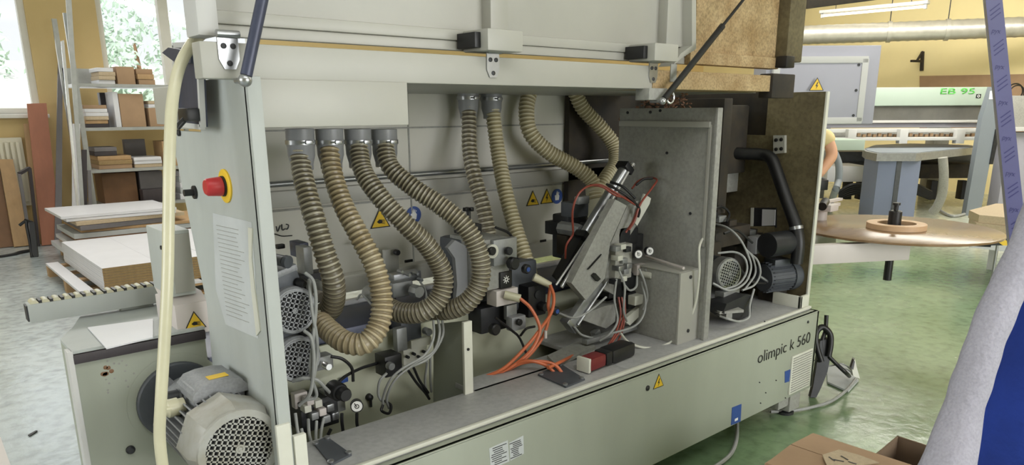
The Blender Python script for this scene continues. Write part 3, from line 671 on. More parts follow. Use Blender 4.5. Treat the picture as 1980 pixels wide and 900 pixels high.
# fittings at the ends of the hoses
b = MB(); c = PY(618, 622, 2.07); b.cyl(c, c + Vector((-.09, .12, .01)), .036, 20, .03); part(b, 'hose_nozzle', 'pvc')
b = MB(); c = PY(1024, 520, 2.18); b.cyl(c, c + Vector((.05, .02, -.10)), .03, 18, .018); part(b, 'hose_nozzle', 'cream_web')
b = MB(); c = PY(1150, 372, 2.32); b.cyl(c + Vector((0, 0, .02)), c + Vector((.0, .0, -.12)), .045, 18, .03); part(b, 'hose_nozzle', 'pvc')
# the thick pale pipe hanging from the hood down past the end panel
pth = [(396, 60, 1.75), (372, 84, 1.74), (347, 130, 1.72), (333, 200, 1.70), (328, 300, 1.68), (326, 420, 1.66), (324, 540, 1.64), (318, 660, 1.63), (311, 780, 1.62), (309, 850, 1.62), (318, 930, 1.62)]
b = MB(); b.tube([PY(*q) for q in pth], .0125, 16, 10); part(b, 'flexible_pipe', 'pvc')
b = MB(); b.tube([PY(x, y, 1.64) for x, y in ((330, 790), (312, 800), (306, 850), (315, 900), (316, 960))], .006, 8, 8); part(b, 'cable', 'pvc')

# ------------------------------------------------------------------ motors
def grille(c, d, R, parent, m, cells=11, hub=True, backm='black'):
    """round fan grille: rim, a square mesh of bars, hub; d points outwards"""
    s, u, d = basis(d); c = Vector(c); b = MB(); b.annulus(c - d * .004, d, R * .93, R, .009, 40)
    st = 2 * R / cells; w_ = st * .30; ca, sa = math.cos(.35), math.sin(.35); s2, u2 = s * ca + u * sa, u * ca - s * sa
    for i in range(1, cells):
        t = -R + st * i; l = math.sqrt(max(R * R * .9 - t * t, 0))
        if l < .01 * R: continue
        b.bar(c + s2 * t - u2 * l, c + s2 * t + u2 * l, w_, .004, d); b.bar(c + u2 * t - s2 * l, c + u2 * t + s2 * l, w_, .004, d)
    o = part(b, 'fan_grille', m, parent)
    if hub:
        b = MB(); b.lathe(c - d * .002, d, [(0, R * .13), (.006, R * .13), (.006, R * .08), (.004, R * .06)], 20); part(b, 'grille_hub', m, parent)
    b = MB(); b.lathe(c - d * .02, d, [(0, R * .95), (.008, R * .95)], 36); part(b, 'fan', backm, parent)
def motor(c, d, R, L, m, mcov, octo=False, fins=True, box=None, name='motor', boxm=None, cells=11, gl=True):
    """c = centre of the fan-side face, d = outward direction of that face"""
    s, u, d = basis(d); c = Vector(c); b = MB(); back = c - d * L
    b.lathe(back, d, [(0, R * .55), (.012, R * .9), (.03, R * .9), (.03, R * .78), (L * .7, R * .78)], 36)
    if fins:
        for k in range(36):
            a = 2 * PI * k / 36; e = s * math.cos(a) + u * math.sin(a)
            b.bar(back + d * .03 + e * R * .86, c - d * L * .33 + e * R * .86, .004, R * .2, e)
    mo = part(b, name, m)
    b = MB()
    if octo: b.lathe_ring(c - d * L * .36, d, [(0, R * .9), (0, R * 1.03), (L * .27, R * 1.03), (L * .36, R * .9), (L * .36, R * .82), (L * .30, R * .82)], 8)
    else: b.lathe_ring(c - d * L * .36, d, [(0, R * .92), (0, R), (L * .31, R), (L * .36, R * .93), (L * .36, R * .86), (L * .30, R * .86)], 40)
    part(b, 'fan_cover', mcov, mo, angle=30)
    if octo:
        b = MB(); b.lathe_ring(c - d * .004, d, [(0, R * .80), (.0, R * .92), (.006, R * .9), (.006, R * .80)], 40); part(b, 'cover_face', mcov, mo)
    if gl: grille(c - d * .003, d, R * (.80 if octo else .87), mo, mcov, cells)
    if box:
        bc, bd, bl, bw, bh = box; bd = Vector(bd).normalized(); bc = Vector(bc)
        b = MB(); b.cbox(bc, (bw, bl, bh), d, bd, .008); tb = part(b, 'terminal_box', boxm or m, mo)
        b = MB(); b.cbox(bc + bd * bh * .42, (bw * 1.04, bl * 1.04, bh * .34), d, bd, .012)
        sd = d.cross(bd).normalized()
        for i in (-1, 1):
            for j in (-1, 1): b.cyl(bc + bd * bh * .5 + d * (i * bl * .42) + sd * (j * bw * .42), bc + bd * bh * .62 + d * (i * bl * .42) + sd * (j * bw * .42), .005, 8)
        part(b, 'box_lid', boxm or m, mo)
    return mo
# end cabinet with the big drive motor
YP = 2.10
zp = PX(410, 646, XP).z; xl = PY(140, 702, YP).x
b = MB(); b.box((xl, YP, .02), (XP, YP + .012, zp)); b.box((xl, YP + .012, .02), (xl + .012, 2.235, zp)); b.box((xl + .012, YP + .012, .02), (XP, 2.235, .04)); b.box((xl + .012, 2.22, .02), (XP, 2.235, zp)); ec = part(b, 'end_cabinet', 'paint_green')
b = MB(); b.box((xl - .01, YP - .012, .02), (xl + .003, YP + .03, zp + .008), .002); part(b, 'cabinet_edge', 'cab_frame', ec)
b = MB(); b.box((xl, YP - .012, zp - .028), (XP, YP + .0, zp - .002), .003); part(b, 'top_trim', 'board_dark', ec)
b = MB(); b.prism([(xl, YP - .008, zp), (XP, YP - .008, zp), (XP, 2.60, zp), (.44, 2.60, zp), (xl + .05, 2.34, zp), (xl, 2.235, zp)], (0, 0, .008)); part(b, 'cabinet_top', 'paint_cool', ec)
# worn spots on the plate
b = MB(); p = PY(205, 718, YP)
for k in range(7): b.lathe(p + Vector((RND.uniform(-.02, .025), -.0004, RND.uniform(-.012, .012))), NF, [(0, .006), (.0006, .005)], 9)
part(b, 'rust_spot', 'board_brown', ec)
b = MB()
for k in range(16):
    q = PY(235 + RND.uniform(-30, 25), 715 + RND.uniform(-18, 50), YP); b.lathe(q + Vector((0, -.0004, 0)), NF, [(0, .003), (.0005, .002)], 7)
part(b, 'flaked_paint', 'paint_dirty', ec)
fc = PY(345, 772, YP)
b = MB(); b.lathe(fc + Vector((0, 0, 0)), NF, [(0, .135), (.002, .135)], 44); part(b, 'cover_plate', 'paint_green', ec)
b = MB(); b.lathe(fc, NF, [(0, .112), (.014, .112), (.018, .108)], 44); fl_ = part(b, 'motor_flange', 'motor_dark', ec)
b = MB(); c = PY(252, 870, YP); b.lathe(c, NF, [(0, .012), (.006, .012), (.012, .007)], 14); part(b, 'screw', 'dark', ec)
mx_ = fc.x + .012; mz = fc.z
tf = (mx_ - CAM.x) / ray(467, 889).x; mc = CAM + ray(467, 889) * tf
R_m = .112
b = MB(); b.lathe((mx_, YP - .018, mz), NF, [(0, .062), (.03, .062), (.04, .085), (.10, .092), (.12, .075)], 40)
for a in range(4):
    e = Vector((math.cos(a * PI / 2 + .6), 0, math.sin(a * PI / 2 + .6))); b.cyl(Vector((mx_, YP - .02, mz)) + e * .092, Vector((mx_, YP - .075, mz)) + e * .092, .016, 14)
part(b, 'gearbox_bell', 'motor_grey')
Lm = YP - .12 - mc.y
print('MOTOR', tuple(round(v, 3) for v in mc), 'L', round(Lm, 3))
big = motor((mx_, mc.y, mz), NF, R_m, Lm, 'motor_grey', 'motor_pale', True, True, None, 'drive_motor', cells=13)
bc = Vector((mx_ + .012, mc.y + Lm * .62, mz + R_m - .03))
b = MB(); b.cbox(bc, (.13, .11, .085), (0, 1, 0), bev=.01); tb = part(b, 'terminal_box', 'motor_grey', big)
b = MB(); b.prism([bc + Vector((x, -.066, z)) for x, z in ((-.069, .012), (-.069, .03), (-.05, .05), (-.02, .056), (.02, .056), (.05, .05), (.069, .03), (.069, .012))], (0, .132, 0)); part(b, 'box_lid', 'motor_grey', big)
b = MB(); b.prism([bc + Vector((x, y, .0565)) for x, y in ((-.02, -.045), (.03, -.045), (.03, -.015), (-.02, -.015))], (0, 0, .0008)); part(b, 'hazard_sticker', 'yellow', big)
b = MB(); c = bc + Vector((-.075, .0, -.01)); b.lathe(c, (-1, 0, 0), [(0, .02), (.015, .02), (.015, .024), (.04, .024), (.046, .018), (.06, .016)], 12); part(b, 'cable_gland', 'pvc', big)
b = MB(); b.cyl(bc + Vector((-.075, .045, .0)), bc + Vector((-.10, .045, .0)), .018, 16); part(b, 'plug', 'dark', big)
# two small motors inside
for k, (px_, py_) in enumerate(((571, 602), (579, 696))):
    c = PY(px_, py_, 2.0)
    mo = motor(c, NF, .073, .17, 'motor_grey', 'motor_grey', False, True, None, 'small_motor', cells=9)
    bc = c + Vector((-.005, .08, .085)); d_ = Vector((-.25, 0, 1))
    b = MB(); b.cbox(bc, (.085, .10, .05), (0, 1, 0), d_, .008); part(b, 'terminal_box', 'motor_dark', mo)
    b = MB(); b.cbox(bc + d_ * .03, (.09, .105, .02), (0, 1, 0), d_, .006); part(b, 'box_lid', 'motor_grey', mo)
    b = MB(); g = bc + Vector((.03, -.05, -.005)); b.lathe(g, (.35, -1, -.1), [(0, .013), (.012, .013), (.012, .016), (.024, .014), (.034, .008)], 10); part(b, 'cable_gland', 'black', mo)
def cables(specs, name='cable', m='cable_grey', r=.005, parent=None):
    for q in specs:
        b = MB(); b.tube([PY(*p) for p in q], r, 8, 7); part(b, name, m, parent)
def blk(px0, py0, px1, py1, Y, dp, name, m, parent=None, bev=.004):
    a = PY(px0, (py0 + py1) / 2, Y).x; e = PY(px1, (py0 + py1) / 2, Y).x; t = PY((px0 + px1) / 2, py0, Y).z; o = PY((px0 + px1) / 2, py1, Y).z
    b = MB(); b.box((a, Y, o), (e, Y + dp, t), bev); return part(b, name, m, parent)
def disc(px, py, Y, r, l, name, m, parent=None, n=20, d=NF, prof=None):
    b = MB(); b.lathe(PY(px, py, Y), d, prof or [(0, r), (l * .85, r), (l, r * .85)], n); return part(b, name, m, parent)
def knob(px, py, Y, r, parent=None, m='black', cap=None):
    c = PY(px, py, Y); b = MB(); b.lathe(c + Vector((0, r * 1.3, 0)), NF, [(0, r * .5), (r * .5, r * .5), (r * .6, r), (r * 1.5, r), (r * 1.7, r * .8)], 16); k = part(b, 'knob', m, parent)
    if cap: b = MB(); b.lathe(c + Vector((0, -r * .4, 0)), NF, [(0, r * .5), (.002, r * .5)], 14); part(b, 'knob_cap', cap, k if parent is None else parent)
    return k
def gauge(px, py, Y, r, parent=None):
    c = PY(px, py, Y); d = Vector((-.45, -1, .1)).normalized(); b = MB(); b.lathe(c, d, [(-r * 1.6, r * .5), (-r, r * .5), (-r, r * .95), (0, r), (.003, r)], 20); g = part(b, 'pressure_gauge', 'black', parent)
    q = parent or g
    b = MB(); b.lathe(c + d * .003, d, [(0, r * .84), (.001, r * .84)], 20); part(b, 'gauge_dial', 'white', q)
    s, u, dd = basis(d); b = MB(); b.bar(c + d * .0045 - u * r * .1, c + d * .0045 + (u * .8 + s * .5) * r * .7, r * .12, .001, d); b.annulus(c + d * .004, d, r * .25, r * .36, .001, 14); part(b, 'gauge_needle', 'black', q)
    return g
cables([[(590, 528, 1.98), (606, 545, 1.96), (611, 590, 1.95), (605, 660, 1.95), (600, 720, 1.96), (612, 765, 1.98), (590, 775, 2.0)],
        [(598, 540, 1.99), (603, 600, 1.95), (612, 650, 1.95), (613, 690, 1.97), (606, 735, 1.97)],
        [(566, 738, 2.0), (585, 732, 1.97), (612, 735, 1.95), (628, 750, 1.96), (638, 760, 2.0)],
        [(588, 640, 1.96), (602, 655, 1.94), (607, 700, 1.94), (600, 760, 1.95), (578, 785, 1.98)]], r=.0055)
# tool block behind the small motors: handle, grey cylinder, dark body
b = MB(); b.cyl(PY(515, 498, 2.1), PY(552, 506, 2.0), .017, 18); b.lathe(PY(552, 506, 2.0), Vector((.4, -.9, -.1)), [(0, .019), (.012, .019)], 18); part(b, 'grip_handle', 'motor_dark')
blk(588, 478, 605, 532, 2.18, .06, 'air_cylinder', 'alu'); blk(580, 470, 598, 500, 2.24, .08, 'mount_block', 'navy'); blk(560, 530, 640, 590, 2.22, .06, 'mount_block', 'dark')
blk(602, 545, 625, 575, 2.14, .04, 'valve_block', 'alu'); disc(614, 572, 2.13, .018, .03, 'fitting', 'bracket')
blk(536, 455 + 18, 552, 482, 2.3, .02, 'connector', 'black')
# pneumatic group at the bottom left
vb = blk(582, 772, 655, 830, 2.06, .10, 'valve_terminal', 'dark')
for k, (x, y) in enumerate(((596, 792), (610, 806), (625, 798), (640, 790), (617, 782), (633, 812), (601, 778), (650, 806))):
    blk(x - 7, y - 7, x + 7, y + 7, 2.03 - .004 * (k % 3), .04, 'push_fitting', ('edge', 'alu', 'bracket', 'steel')[k % 4], vb, .003)
disc(644, 752, 2.03, .03, .05, 'regulator', 'black', vb); disc(655, 757, 2.0, .022, .05, 'regulator_knob', 'black', vb); blk(630, 755, 668, 800, 2.07, .05, 'filter_bowl', 'alu', vb)
blk(570, 760, 596, 790, 2.08, .03, 'junction_box', 'bracket', vb); gauge(690, 786, 2.0, .021, vb)
disc(628, 706, 2.08, .012, .03, 'round_plug', 'chrome', vb); blk(608, 690, 645, 716, 2.11, .05, 'clamp_block', 'alu', vb); blk(659, 731, 674, 741, 2.17, .012, 'blue_tag', 'blue', tp)
cables([[(596, 812, 2.03), (598, 840, 1.98), (606, 870, 1.95), (612, 890, 1.93)], [(612, 815, 2.02), (611, 850, 1.98), (616, 880, 1.94)], [(626, 810, 2.02), (622, 830, 2.0), (620, 850, 1.98)], [(571, 800, 2.0), (577, 840, 1.96), (590, 872, 1.93), (600, 892, 1.92)], [(583, 830, 1.99), (590, 862, 1.95), (604, 884, 1.92)]], name='air_line', m='cable_grey', r=.005)
cables([[(650, 745, 2.02), (668, 728, 2.04), (700, 712, 2.1), (735, 700, 2.12), (757, 678, 2.14)], [(640, 690, 2.06), (662, 695, 2.05), (680, 712, 2.05), (683, 738, 2.05)], [(661, 800, 2.0), (661, 815, 2.0), (664, 840, 2.0)], [(690, 800, 2.0), (690, 818, 2.0), (692, 830, 2.0)], [(640, 830, 2.0), (634, 842, 2.0)]], m='cable_black', r=.0055)
# scraping unit in the middle: black coil, bracket, looping lines
su = blk(745, 688, 778, 728, 2.06, .07, 'solenoid', 'black'); blk(768, 635, 788, 680, 2.12, .03, 'support_post', 'alu', su); blk(776, 622, 815, 660, 2.14, .08, 'bracket_block', 'motor_dark', su); blk(780, 672, 826, 702, 2.14, .05, 'manifold', 'edge', su)
for x, y in ((786, 690), (798, 684), (808, 690), (818, 680)): disc(x, y, 2.13, .006, .015, 'push_fitting', 'dark', su, 10)
disc(752, 707, 2.05, .014, .02, 'round_plug', 'steel', su); blk(795, 655, 835, 672, 2.13, .03, 'clamp_plate', 'edge', su); disc(822, 640, 2.12, .014, .03, 'bolt', 'steel', su)
cables([[(838, 620, 2.0), (838, 655, 1.98), (820, 688, 1.97), (780, 712, 1.98), (755, 735, 2.0), (742, 765, 2.04), (740, 790, 2.06)], [(846, 612, 2.0), (850, 645, 1.98), (838, 680, 1.97), (800, 705, 1.98), (764, 735, 2.0), (748, 770, 2.04), (752, 790, 2.07)], [(854, 612, 2.0), (856, 650, 1.98), (830, 692, 1.97), (790, 712, 1.99)], [(748, 722, 2.02), (734, 738, 2.03), (732, 765, 2.05), (742, 780, 2.06)], [(826, 700, 2.0), (822, 740, 2.06), (828, 765, 2.1)], [(832, 690, 2.0), (832, 730, 2.06), (834, 758, 2.1)]], name='air_line', r=.0045)
cables([[(790, 718, 2.02), (805, 740, 2.05), (822, 760, 2.08), (830, 772, 2.1)], [(800, 712, 2.02), (812, 738, 2.05), (828, 760, 2.08)], [(740, 784, 2.05), (738, 795, 2.04), (752, 800, 2.04), (756, 785, 2.06), (744, 776, 2.06)]], m='cable_black', r=.005)
# small cylinder group on the rear flange (between the hoses)
cg = blk(760, 545, 800, 575, 2.3, .12, 'air_cylinder', 'alu', None, .01); disc(800, 562, 2.27, .026, .04, 'cylinder_head', 'alu', cg, 8); blk(762, 528, 815, 546, 2.34, .05, 'clamp_bar', 'steel', cg); blk(742, 560, 766, 585, 2.33, .08, 'mount_block', 'dark', cg)
disc(765, 488, 2.5, .012, .02, 'knob', 'black', cg); disc(712, 565, 2.38, .028, .05, 'roller_head', 'paint_dirty', cg); blk(745, 482, 772, 545, 2.52, .02, 'backing_plate', 'paint', cg)
for x, y in ((770, 524), (785, 530), (800, 528), (808, 540)): disc(x, y, 2.33, .007, .03, 'push_fitting', 'steel', cg, 10)
cables([[(812, 545, 2.3), (822, 560, 2.25), (825, 580, 2.2)], [(690, 580, 2.36), (700, 570, 2.34), (720, 592, 2.3)], [(720, 545, 2.5), (735, 575, 2.4), (745, 580, 2.35)]], name='air_line', r=.004)

# trimming unit (centre)
YU = 2.06
tu = blk(932, 462, 985, 560, YU, .20, 'trimming_unit', 'paint_dirty', None, .006)
blk(955, 462, 1000, 512, YU - .02, .03, 'face_plate', 'alu', tu); blk(890, 460, 945, 590, YU + .12, .14, 'side_plate', 'motor_dark', tu, .02)
b = MB(); b.prism([PY(x, y, YU + .09) for x, y in ((866, 480), (880, 465), (905, 478), (915, 560), (905, 610), (880, 600), (884, 550), (880, 500))], (0, .02, 0)); part(b, 'curved_guard', 'cuff', tu)
disc(950, 486, YU - .022, .026, .012, 'ring_plate', 'edge', tu, 24); knob(952, 486, YU - .04, .016, tu); knob(985, 486, YU - .04, .015, tu, 'dark'); knob(994, 510, YU - .06, .024, tu); knob(1019, 521, YU - .08, .018, tu, 'black', 'blue')
knob(1075, 602, YU - .1, .018, tu, 'black', 'blue'); knob(958, 638, YU - .06, .022, tu)
lb_ = blk(968, 526, 990, 558, YU - .012, .012, 'black_label', 'black', tu)
b = MB(); c = PY(979, 541, YU - .013)
for k in range(8): e = Vector((math.cos(k * PI / 4), 0, math.sin(k * PI / 4))); b.bar(c + e * .006, c + e * .016, .003, .001, NF)
b.annulus(c, NF, .004, .008, .001, 16); part(b, 'label_symbol', 'white', tu)
# star handle above
b = MB(); c = PY(906, 405, 2.2); b.cyl(c, c + Vector((0, 0, -.07)), .008, 12); b.lathe(c + Vector((0, 0, -.065)), (0, 0, -1), [(0, .016), (.03, .016), (.03, .022), (.05, .022)], 16)
for k in range(5): e = Vector((math.cos(k * 2 * PI / 5), math.sin(k * 2 * PI / 5), 0)); b.bar(c, c + e * .022, .012, .014, bev=.003)
part(b, 'star_handle', 'black', tu)
blk(895, 435, 932, 452, 2.2, .06, 'adjuster_block', 'dark', tu); blk(960, 560, 1002, 590, YU - .02, .06, 'cable_connector', 'bracket', tu); b = MB(); a, e = PY(975, 570, YU - .03), PY(1006, 578, YU - .07); b.cyl(a, e, .016, 14); part(b, 'connector_sleeve', 'pvc', tu)
blk(980, 590, 1000, 618, YU, .02, 'stiffener_tab', 'alu', tu); blk(930, 590, 1000, 640, YU + .05, .15, 'lower_housing', 'dark', tu, .01); rp = blk(990, 612, 1018, 640, YU - .03, .04, 'pivot_plate', 'cuff', tu, .01); knob(1005, 624, YU - .05, .013, tu)
blk(990, 505, 1040, 600, YU + .08, .16, 'spindle_housing', 'motor_dark', tu, .02); fb = blk(1022, 552, 1056, 612, YU + .02, .10, 'fan_block', 'black', tu, .006)
disc(1040, 570, YU + .018, .018, .004, 'fan_guard', 'dark', tu, 24); disc(1046, 592, YU + .018, .02, .03, 'black_boss', 'black', tu)
b = MB(); a, e = PY(1032, 536, YU), PY(1064, 552, YU - .04); b.cyl(a, e, .017, 14, .013); part(b, 'connector_sleeve', 'pvc', tu)
b = MB(); b.tube([PY(x, y, YU + .02) for x, y in ((958, 440), (985, 452), (995, 475), (992, 500))], .005, 8); part(b, 'cable', 'cable_black', tu)
cables([[(1006, 578, 1.98), (1025, 595, 1.95), (1040, 622, 1.93), (1043, 645, 1.92), (1025, 680, 1.92), (985, 712, 1.95), (935, 734, 2.0)],
        [(1064, 552, 2.0), (1071, 575, 1.97), (1066, 605, 1.95), (1046, 635, 1.93), (1020, 668, 1.93), (975, 712, 1.95), (930, 732, 2.0)],
        [(1064, 554, 2.02), (1060, 590, 2.0), (1062, 612, 1.98), (1048, 655, 1.96), (1010, 700, 1.96), (960, 722, 1.98)],
        [(985, 712, 1.96), (1010, 700, 1.92), (1035, 700, 1.88), (1060, 710, 1.85), (1080, 730, 1.82)],
        [(980, 716, 1.97), (1012, 702, 1.92), (1050, 700, 1.87), (1075, 708, 1.83), (1092, 730, 1.80)],
        [(1060, 712, 1.83), (1085, 700, 1.85), (1105, 690, 1.9), (1125, 682, 1.93)]], name='orange_air_hose', m='orange', r=.0065)
cables([[(958, 615, 2.0), (990, 640, 2.02), (1005, 655, 2.03), (1020, 690, 2.02)], [(1006, 650, 2.02), (1018, 636, 2.0), (1034, 632, 2.0)]], m='cable_black', r=.005)
b = MB(); c = PY(1055, 640, 1.94); b.cyl(c, c + Vector((0, 0, -.03)), .006, 10); part(b, 'plug_tip', 'bracket', tu)

# corner rounding unit, tilted
ru_a, ru_b = PY(1221, 321, 2.02), PY(1086, 556, 2.0)
ax = (ru_b - ru_a).normalized()
b = MB(); b.cyl(ru_a, ru_b, .0075, 14); b.lathe(ru_a, -ax, [(0, .012), (.012, .012), (.014, .008)], 12); cr_ = part(b, 'rounding_unit', 'chrome')
b = MB(); o_ = Vector((-.022, .02, 0)); b.cyl(PY(1208, 325, 2.04), PY(1125, 462, 2.06), .022, 22); part(b, 'air_cylinder', 'steel', cr_)
for f, r in ((0.0, .027), (.97, .026)):
    a = PY(1208, 325, 2.04).lerp(PY(1125, 462, 2.06), f); b = MB(); b.cbox(a, (.058, .03, .058), ax, NF, .004); part(b, 'cylinder_head', 'black', cr_)
b = MB(); a, e = PY(1140, 440, 2.08), PY(1084, 545, 2.06); b.bar(a, e, .075, .05, NF, .004); part(b, 'slide_rail', 'black', cr_)
b = MB(); a, e = PY(1165, 420, 2.02), PY(1075, 552, 2.0); b.cyl(a, e, .005, 10); part(b, 'guide_rod', 'chrome', cr_)
b = MB(); a = ru_a.lerp(ru_b, .42); b.cbox(a, (.028, .03, .028), ax, NF, .004); part(b, 'rod_clamp', 'steel', cr_)
b = MB(); a, e = PY(1158, 545, 1.98), PY(1100, 630, 1.98); b.bar(a, e, .05, .03, NF, .004); part(b, 'lower_rail', 'alu', cr_); b = MB(); a2 = (e - a).normalized(); b.cyl(a + Vector((.03, -.02, 0)), e + Vector((.03, -.02, 0)), .006, 10); b.cbox(e, (.075, .02, .045), a2, NF, .003); part(b, 'lower_rod', 'steel', cr_)
b = MB(); b.prism([PY(x, y, 1.93) for x, y in ((1105, 548), (1133, 581), (1170, 538), (1180, 470), (1212, 398), (1190, 386), (1160, 440))], (0, .035, 0)); cp = part(b, 'carriage_plate', 'paint_dirty', cr_)
b = MB(); b.prism([PY(x, y, 1.915) for x, y in ((1147, 534), (1156, 545), (1162, 540), (1152, 529))], (0, .014, 0)); b.prism([PY(x, y, 1.92) for x, y in ((1160, 498), (1164, 492), (1140, 520), (1137, 522))], (0, .008, 0)); part(b, 'carriage_slot', 'black', cr_)
b = MB(); b.prism([PY(x, y, 1.96) for x, y in ((1168, 560), (1178, 478), (1214, 396), (1246, 384), (1252, 400), (1228, 440), (1190, 500), (1186, 570))], (0, .09, 0)); part(b, 'unit_body', 'paint_dirty', cr_)
b = MB(); b.prism([PY(x, y, 1.94) for x, y in ((1232, 437), (1228, 432), (1246, 375), (1259, 384), (1256, 395))], (0, .008, 0)); part(b, 'white_shield', 'edge', cr_)
b = MB(); b.prism([PY(x, y, 1.98) for x, y in ((1112, 614), (1170, 592), (1192, 588), (1190, 622), (1172, 636))], (0, .10, 0)); part(b, 'unit_foot', 'paint_dirty', cr_)
b = MB(); b.prism([PY(x, y, 1.94) for x, y in ((1205, 620), (1240, 592), (1243, 606), (1218, 630))], (0, .02, 0)); part(b, 'white_shield', 'edge', cr_)
b = MB(); a, e = PY(1130, 662, 1.95), PY(1228, 632, 1.95); b.bar(a, e, .03, .02, bev=.003); a, e = PY(1150, 640, 2.0), PY(1160, 668, 2.0); b.bar(a, e, .03, .03); part(b, 'foot_rail', 'alu', cr_)
vg = blk(1190, 474, 1222, 540, 1.93, .07, 'valve_manifold', 'paint', None, .004)
for k, (x, y) in enumerate(((1196, 482), (1206, 478), (1216, 483), (1202, 520), (1212, 526), (1208, 540), (1196, 546), (1218, 515), (1209, 505), (1200, 500))):
    blk(x - 5, y - 5, x + 5, y + 5, 1.905 + .004 * (k % 3), .04, 'push_fitting', ('alu', 'edge', 'dark', 'steel')[k % 4], vg, .003)
for k, (x, y) in enumerate(((1208, 455), (1222, 458), (1232, 470), (1222, 545), (1236, 560), (1205, 560), (1228, 580), (1190, 560))): blk(x - 12, y - 16, x + 12, y + 16, 1.96 + .01 * (k % 3), .06, 'solenoid', ('dark', 'black', 'black')[k % 3], vg, .005)
gauge(1234, 492, 1.90, .019, vg); gauge(1256, 486, 1.92, .019, vg); disc(1242, 530, 1.93, .014, .05, 'silencer', 'edge', vg, 12); blk(1232, 512, 1250, 532, 1.94, .03, 'white_fitting', 'bracket', vg)
blk(1228, 572, 1244, 590, 1.92, .04, 'white_fitting', 'edge', vg); disc(1085, 441, 2.2, .03, .12, 'small_cylinder', 'alu', cr_, 8); blk(1084, 430, 1112, 455, 2.22, .1, 'mount_block', 'dark', cr_)
blk(1110, 392, 1138, 420, 2.15, .08, 'coil_block', 'motor_dark', cr_); blk(1098, 415, 1135, 500, 2.2, .1, 'mount_block', 'dark', cr_, .01); blk(1120, 380, 1140, 395, 2.12, .03, 'clamp_block', 'alu', cr_)
blk(1095, 455, 1125, 492, 2.14, .06, 'roller_block', 'dirt', cr_)
cables([[(1108, 445, 2.0), (1107, 410, 1.98), (1116, 380, 1.97), (1134, 362, 1.97), (1160, 358, 1.97), (1185, 370, 1.95), (1205, 382, 1.93), (1228, 396, 1.92)],
        [(1093, 500, 2.05), (1095, 475, 2.03), (1107, 455, 2.02), (1108, 442, 2.0)],
        [(1140, 358, 2.0), (1165, 362, 1.96), (1190, 378, 1.94), (1215, 384, 1.93), (1235, 400, 1.92)],
        [(1216, 445, 1.93), (1228, 425, 1.92), (1238, 395, 1.92), (1262, 362, 1.93), (1270, 348, 1.95), (1255, 344, 2.0), (1235, 350, 2.02), (1222, 365, 2.02)],
        [(1210, 450, 1.94), (1224, 428, 1.93), (1232, 408, 1.93), (1240, 392, 1.93)]], name='red_air_hose', m='redhose', r=.0043)
cables([[(1172, 356, 1.98), (1195, 368, 1.94), (1220, 385, 1.92), (1236, 404, 1.92), (1234, 420, 1.93)], [(1180, 352, 1.99), (1205, 362, 1.94), (1228, 384, 1.92)], [(1262, 345, 1.97), (1245, 347, 1.99), (1230, 358, 2.0)]], name='air_line', m='cable_black', r=.0055)
cables([[(1196, 575, 1.92), (1200, 610, 1.9), (1190, 645, 1.88), (1175, 670, 1.87), (1160, 700, 1.86)], [(1202, 575, 1.92), (1206, 605, 1.9), (1198, 640, 1.88), (1180, 668, 1.87), (1168, 698, 1.85)], [(1208, 580, 1.93), (1208, 612, 1.91), (1200, 650, 1.89), (1176, 690, 1.86)]], name='red_air_hose', m='redhose', r=.0043)
cables([[(1192, 540, 1.91), (1188, 580, 1.89), (1194, 620, 1.88), (1180, 645, 1.87), (1160, 660, 1.9)], [(1198, 525, 1.9), (1208, 555, 1.88), (1206, 600, 1.87), (1212, 622, 1.88)],
        [(1240, 545, 1.9), (1248, 580, 1.88), (1244, 610, 1.87), (1225, 632, 1.87), (1180, 646, 1.88)], [(1236, 520, 1.9), (1246, 545, 1.88), (1252, 575, 1.88), (1244, 600, 1.88)], [(1232, 535, 1.91), (1230, 555, 1.89), (1218, 562, 1.89), (1208, 552, 1.9)], [(1248, 520, 1.91), (1258, 545, 1.9), (1256, 570, 1.9)],
        [(1172, 575, 1.92), (1140, 602, 1.9), (1110, 615, 1.92), (1080, 606, 1.98)], [(1110, 632, 1.95), (1125, 648, 1.95), (1150, 655, 1.95)]], name='air_line', r=.0045)
cables([[(1200, 645, 1.88), (1215, 662, 1.83), (1240, 672, 1.80), (1270, 672, 1.78), (1300, 660, 1.76), (1325, 632, 1.75), (1344, 590, 1.72), (1352, 530, 1.70), (1352, 480, 1.70), (1362, 455, 1.74)]], name='white_cable', m='edge', r=.005)

# partition plate with the guard box
XD = PY(1388, 212, 1.70).x
b = MB(); zt_ = PX(1300, 209, XD).z; yb = PX(1197, 300, XD).y
b.box((XD - .004, 1.70, ZD), (XD + .004, yb, zt_), .001); b.box((XD - .012, 1.69, ZD), (XD + .022, 1.705, zt_), .003); pt = part(b, 'partition_plate', 'paint_dirty')
b = MB(); z_ = PX(1290, 240, XD).z; b.box((XD - .02, 1.72, z_ - .012), (XD - .004, yb - .01, z_ + .012), .003); b.box((XD - .014, 1.715, .95), (XD - .004, 1.73, z_), .002); part(b, 'guide_channel', 'paint', pt)
for c in ((1214, 218), (1258, 217), (1277, 214), (1290, 296), (1335, 413)):
    b = MB(); b.lathe(PX(*c, XD - .004), (-1, 0, 0), [(0, .006), (.004, .006)], 10); part(b, 'screw', 'dark', pt)
zg = PY(1338, 524, 1.74).z
b = MB(); b.box((XD - .14, 1.735, ZD), (XD - .004, 2.06, zg), .004); gb = part(b, 'guard_box', 'paint_dirty')
b = MB(); b.box((XD - .145, 1.727, ZD), (XD + .0, 1.737, zg + .004), .002); b.box((XD - .145, 1.735, zg), (XD - .004, 2.06, zg + .006), .001); part(b, 'guard_front', 'paint', gb)
for c in ((1335, 536), (1330, 640)): disc(c[0], c[1], 1.727, .008, .004, 'screw', 'dark', gb, 12)
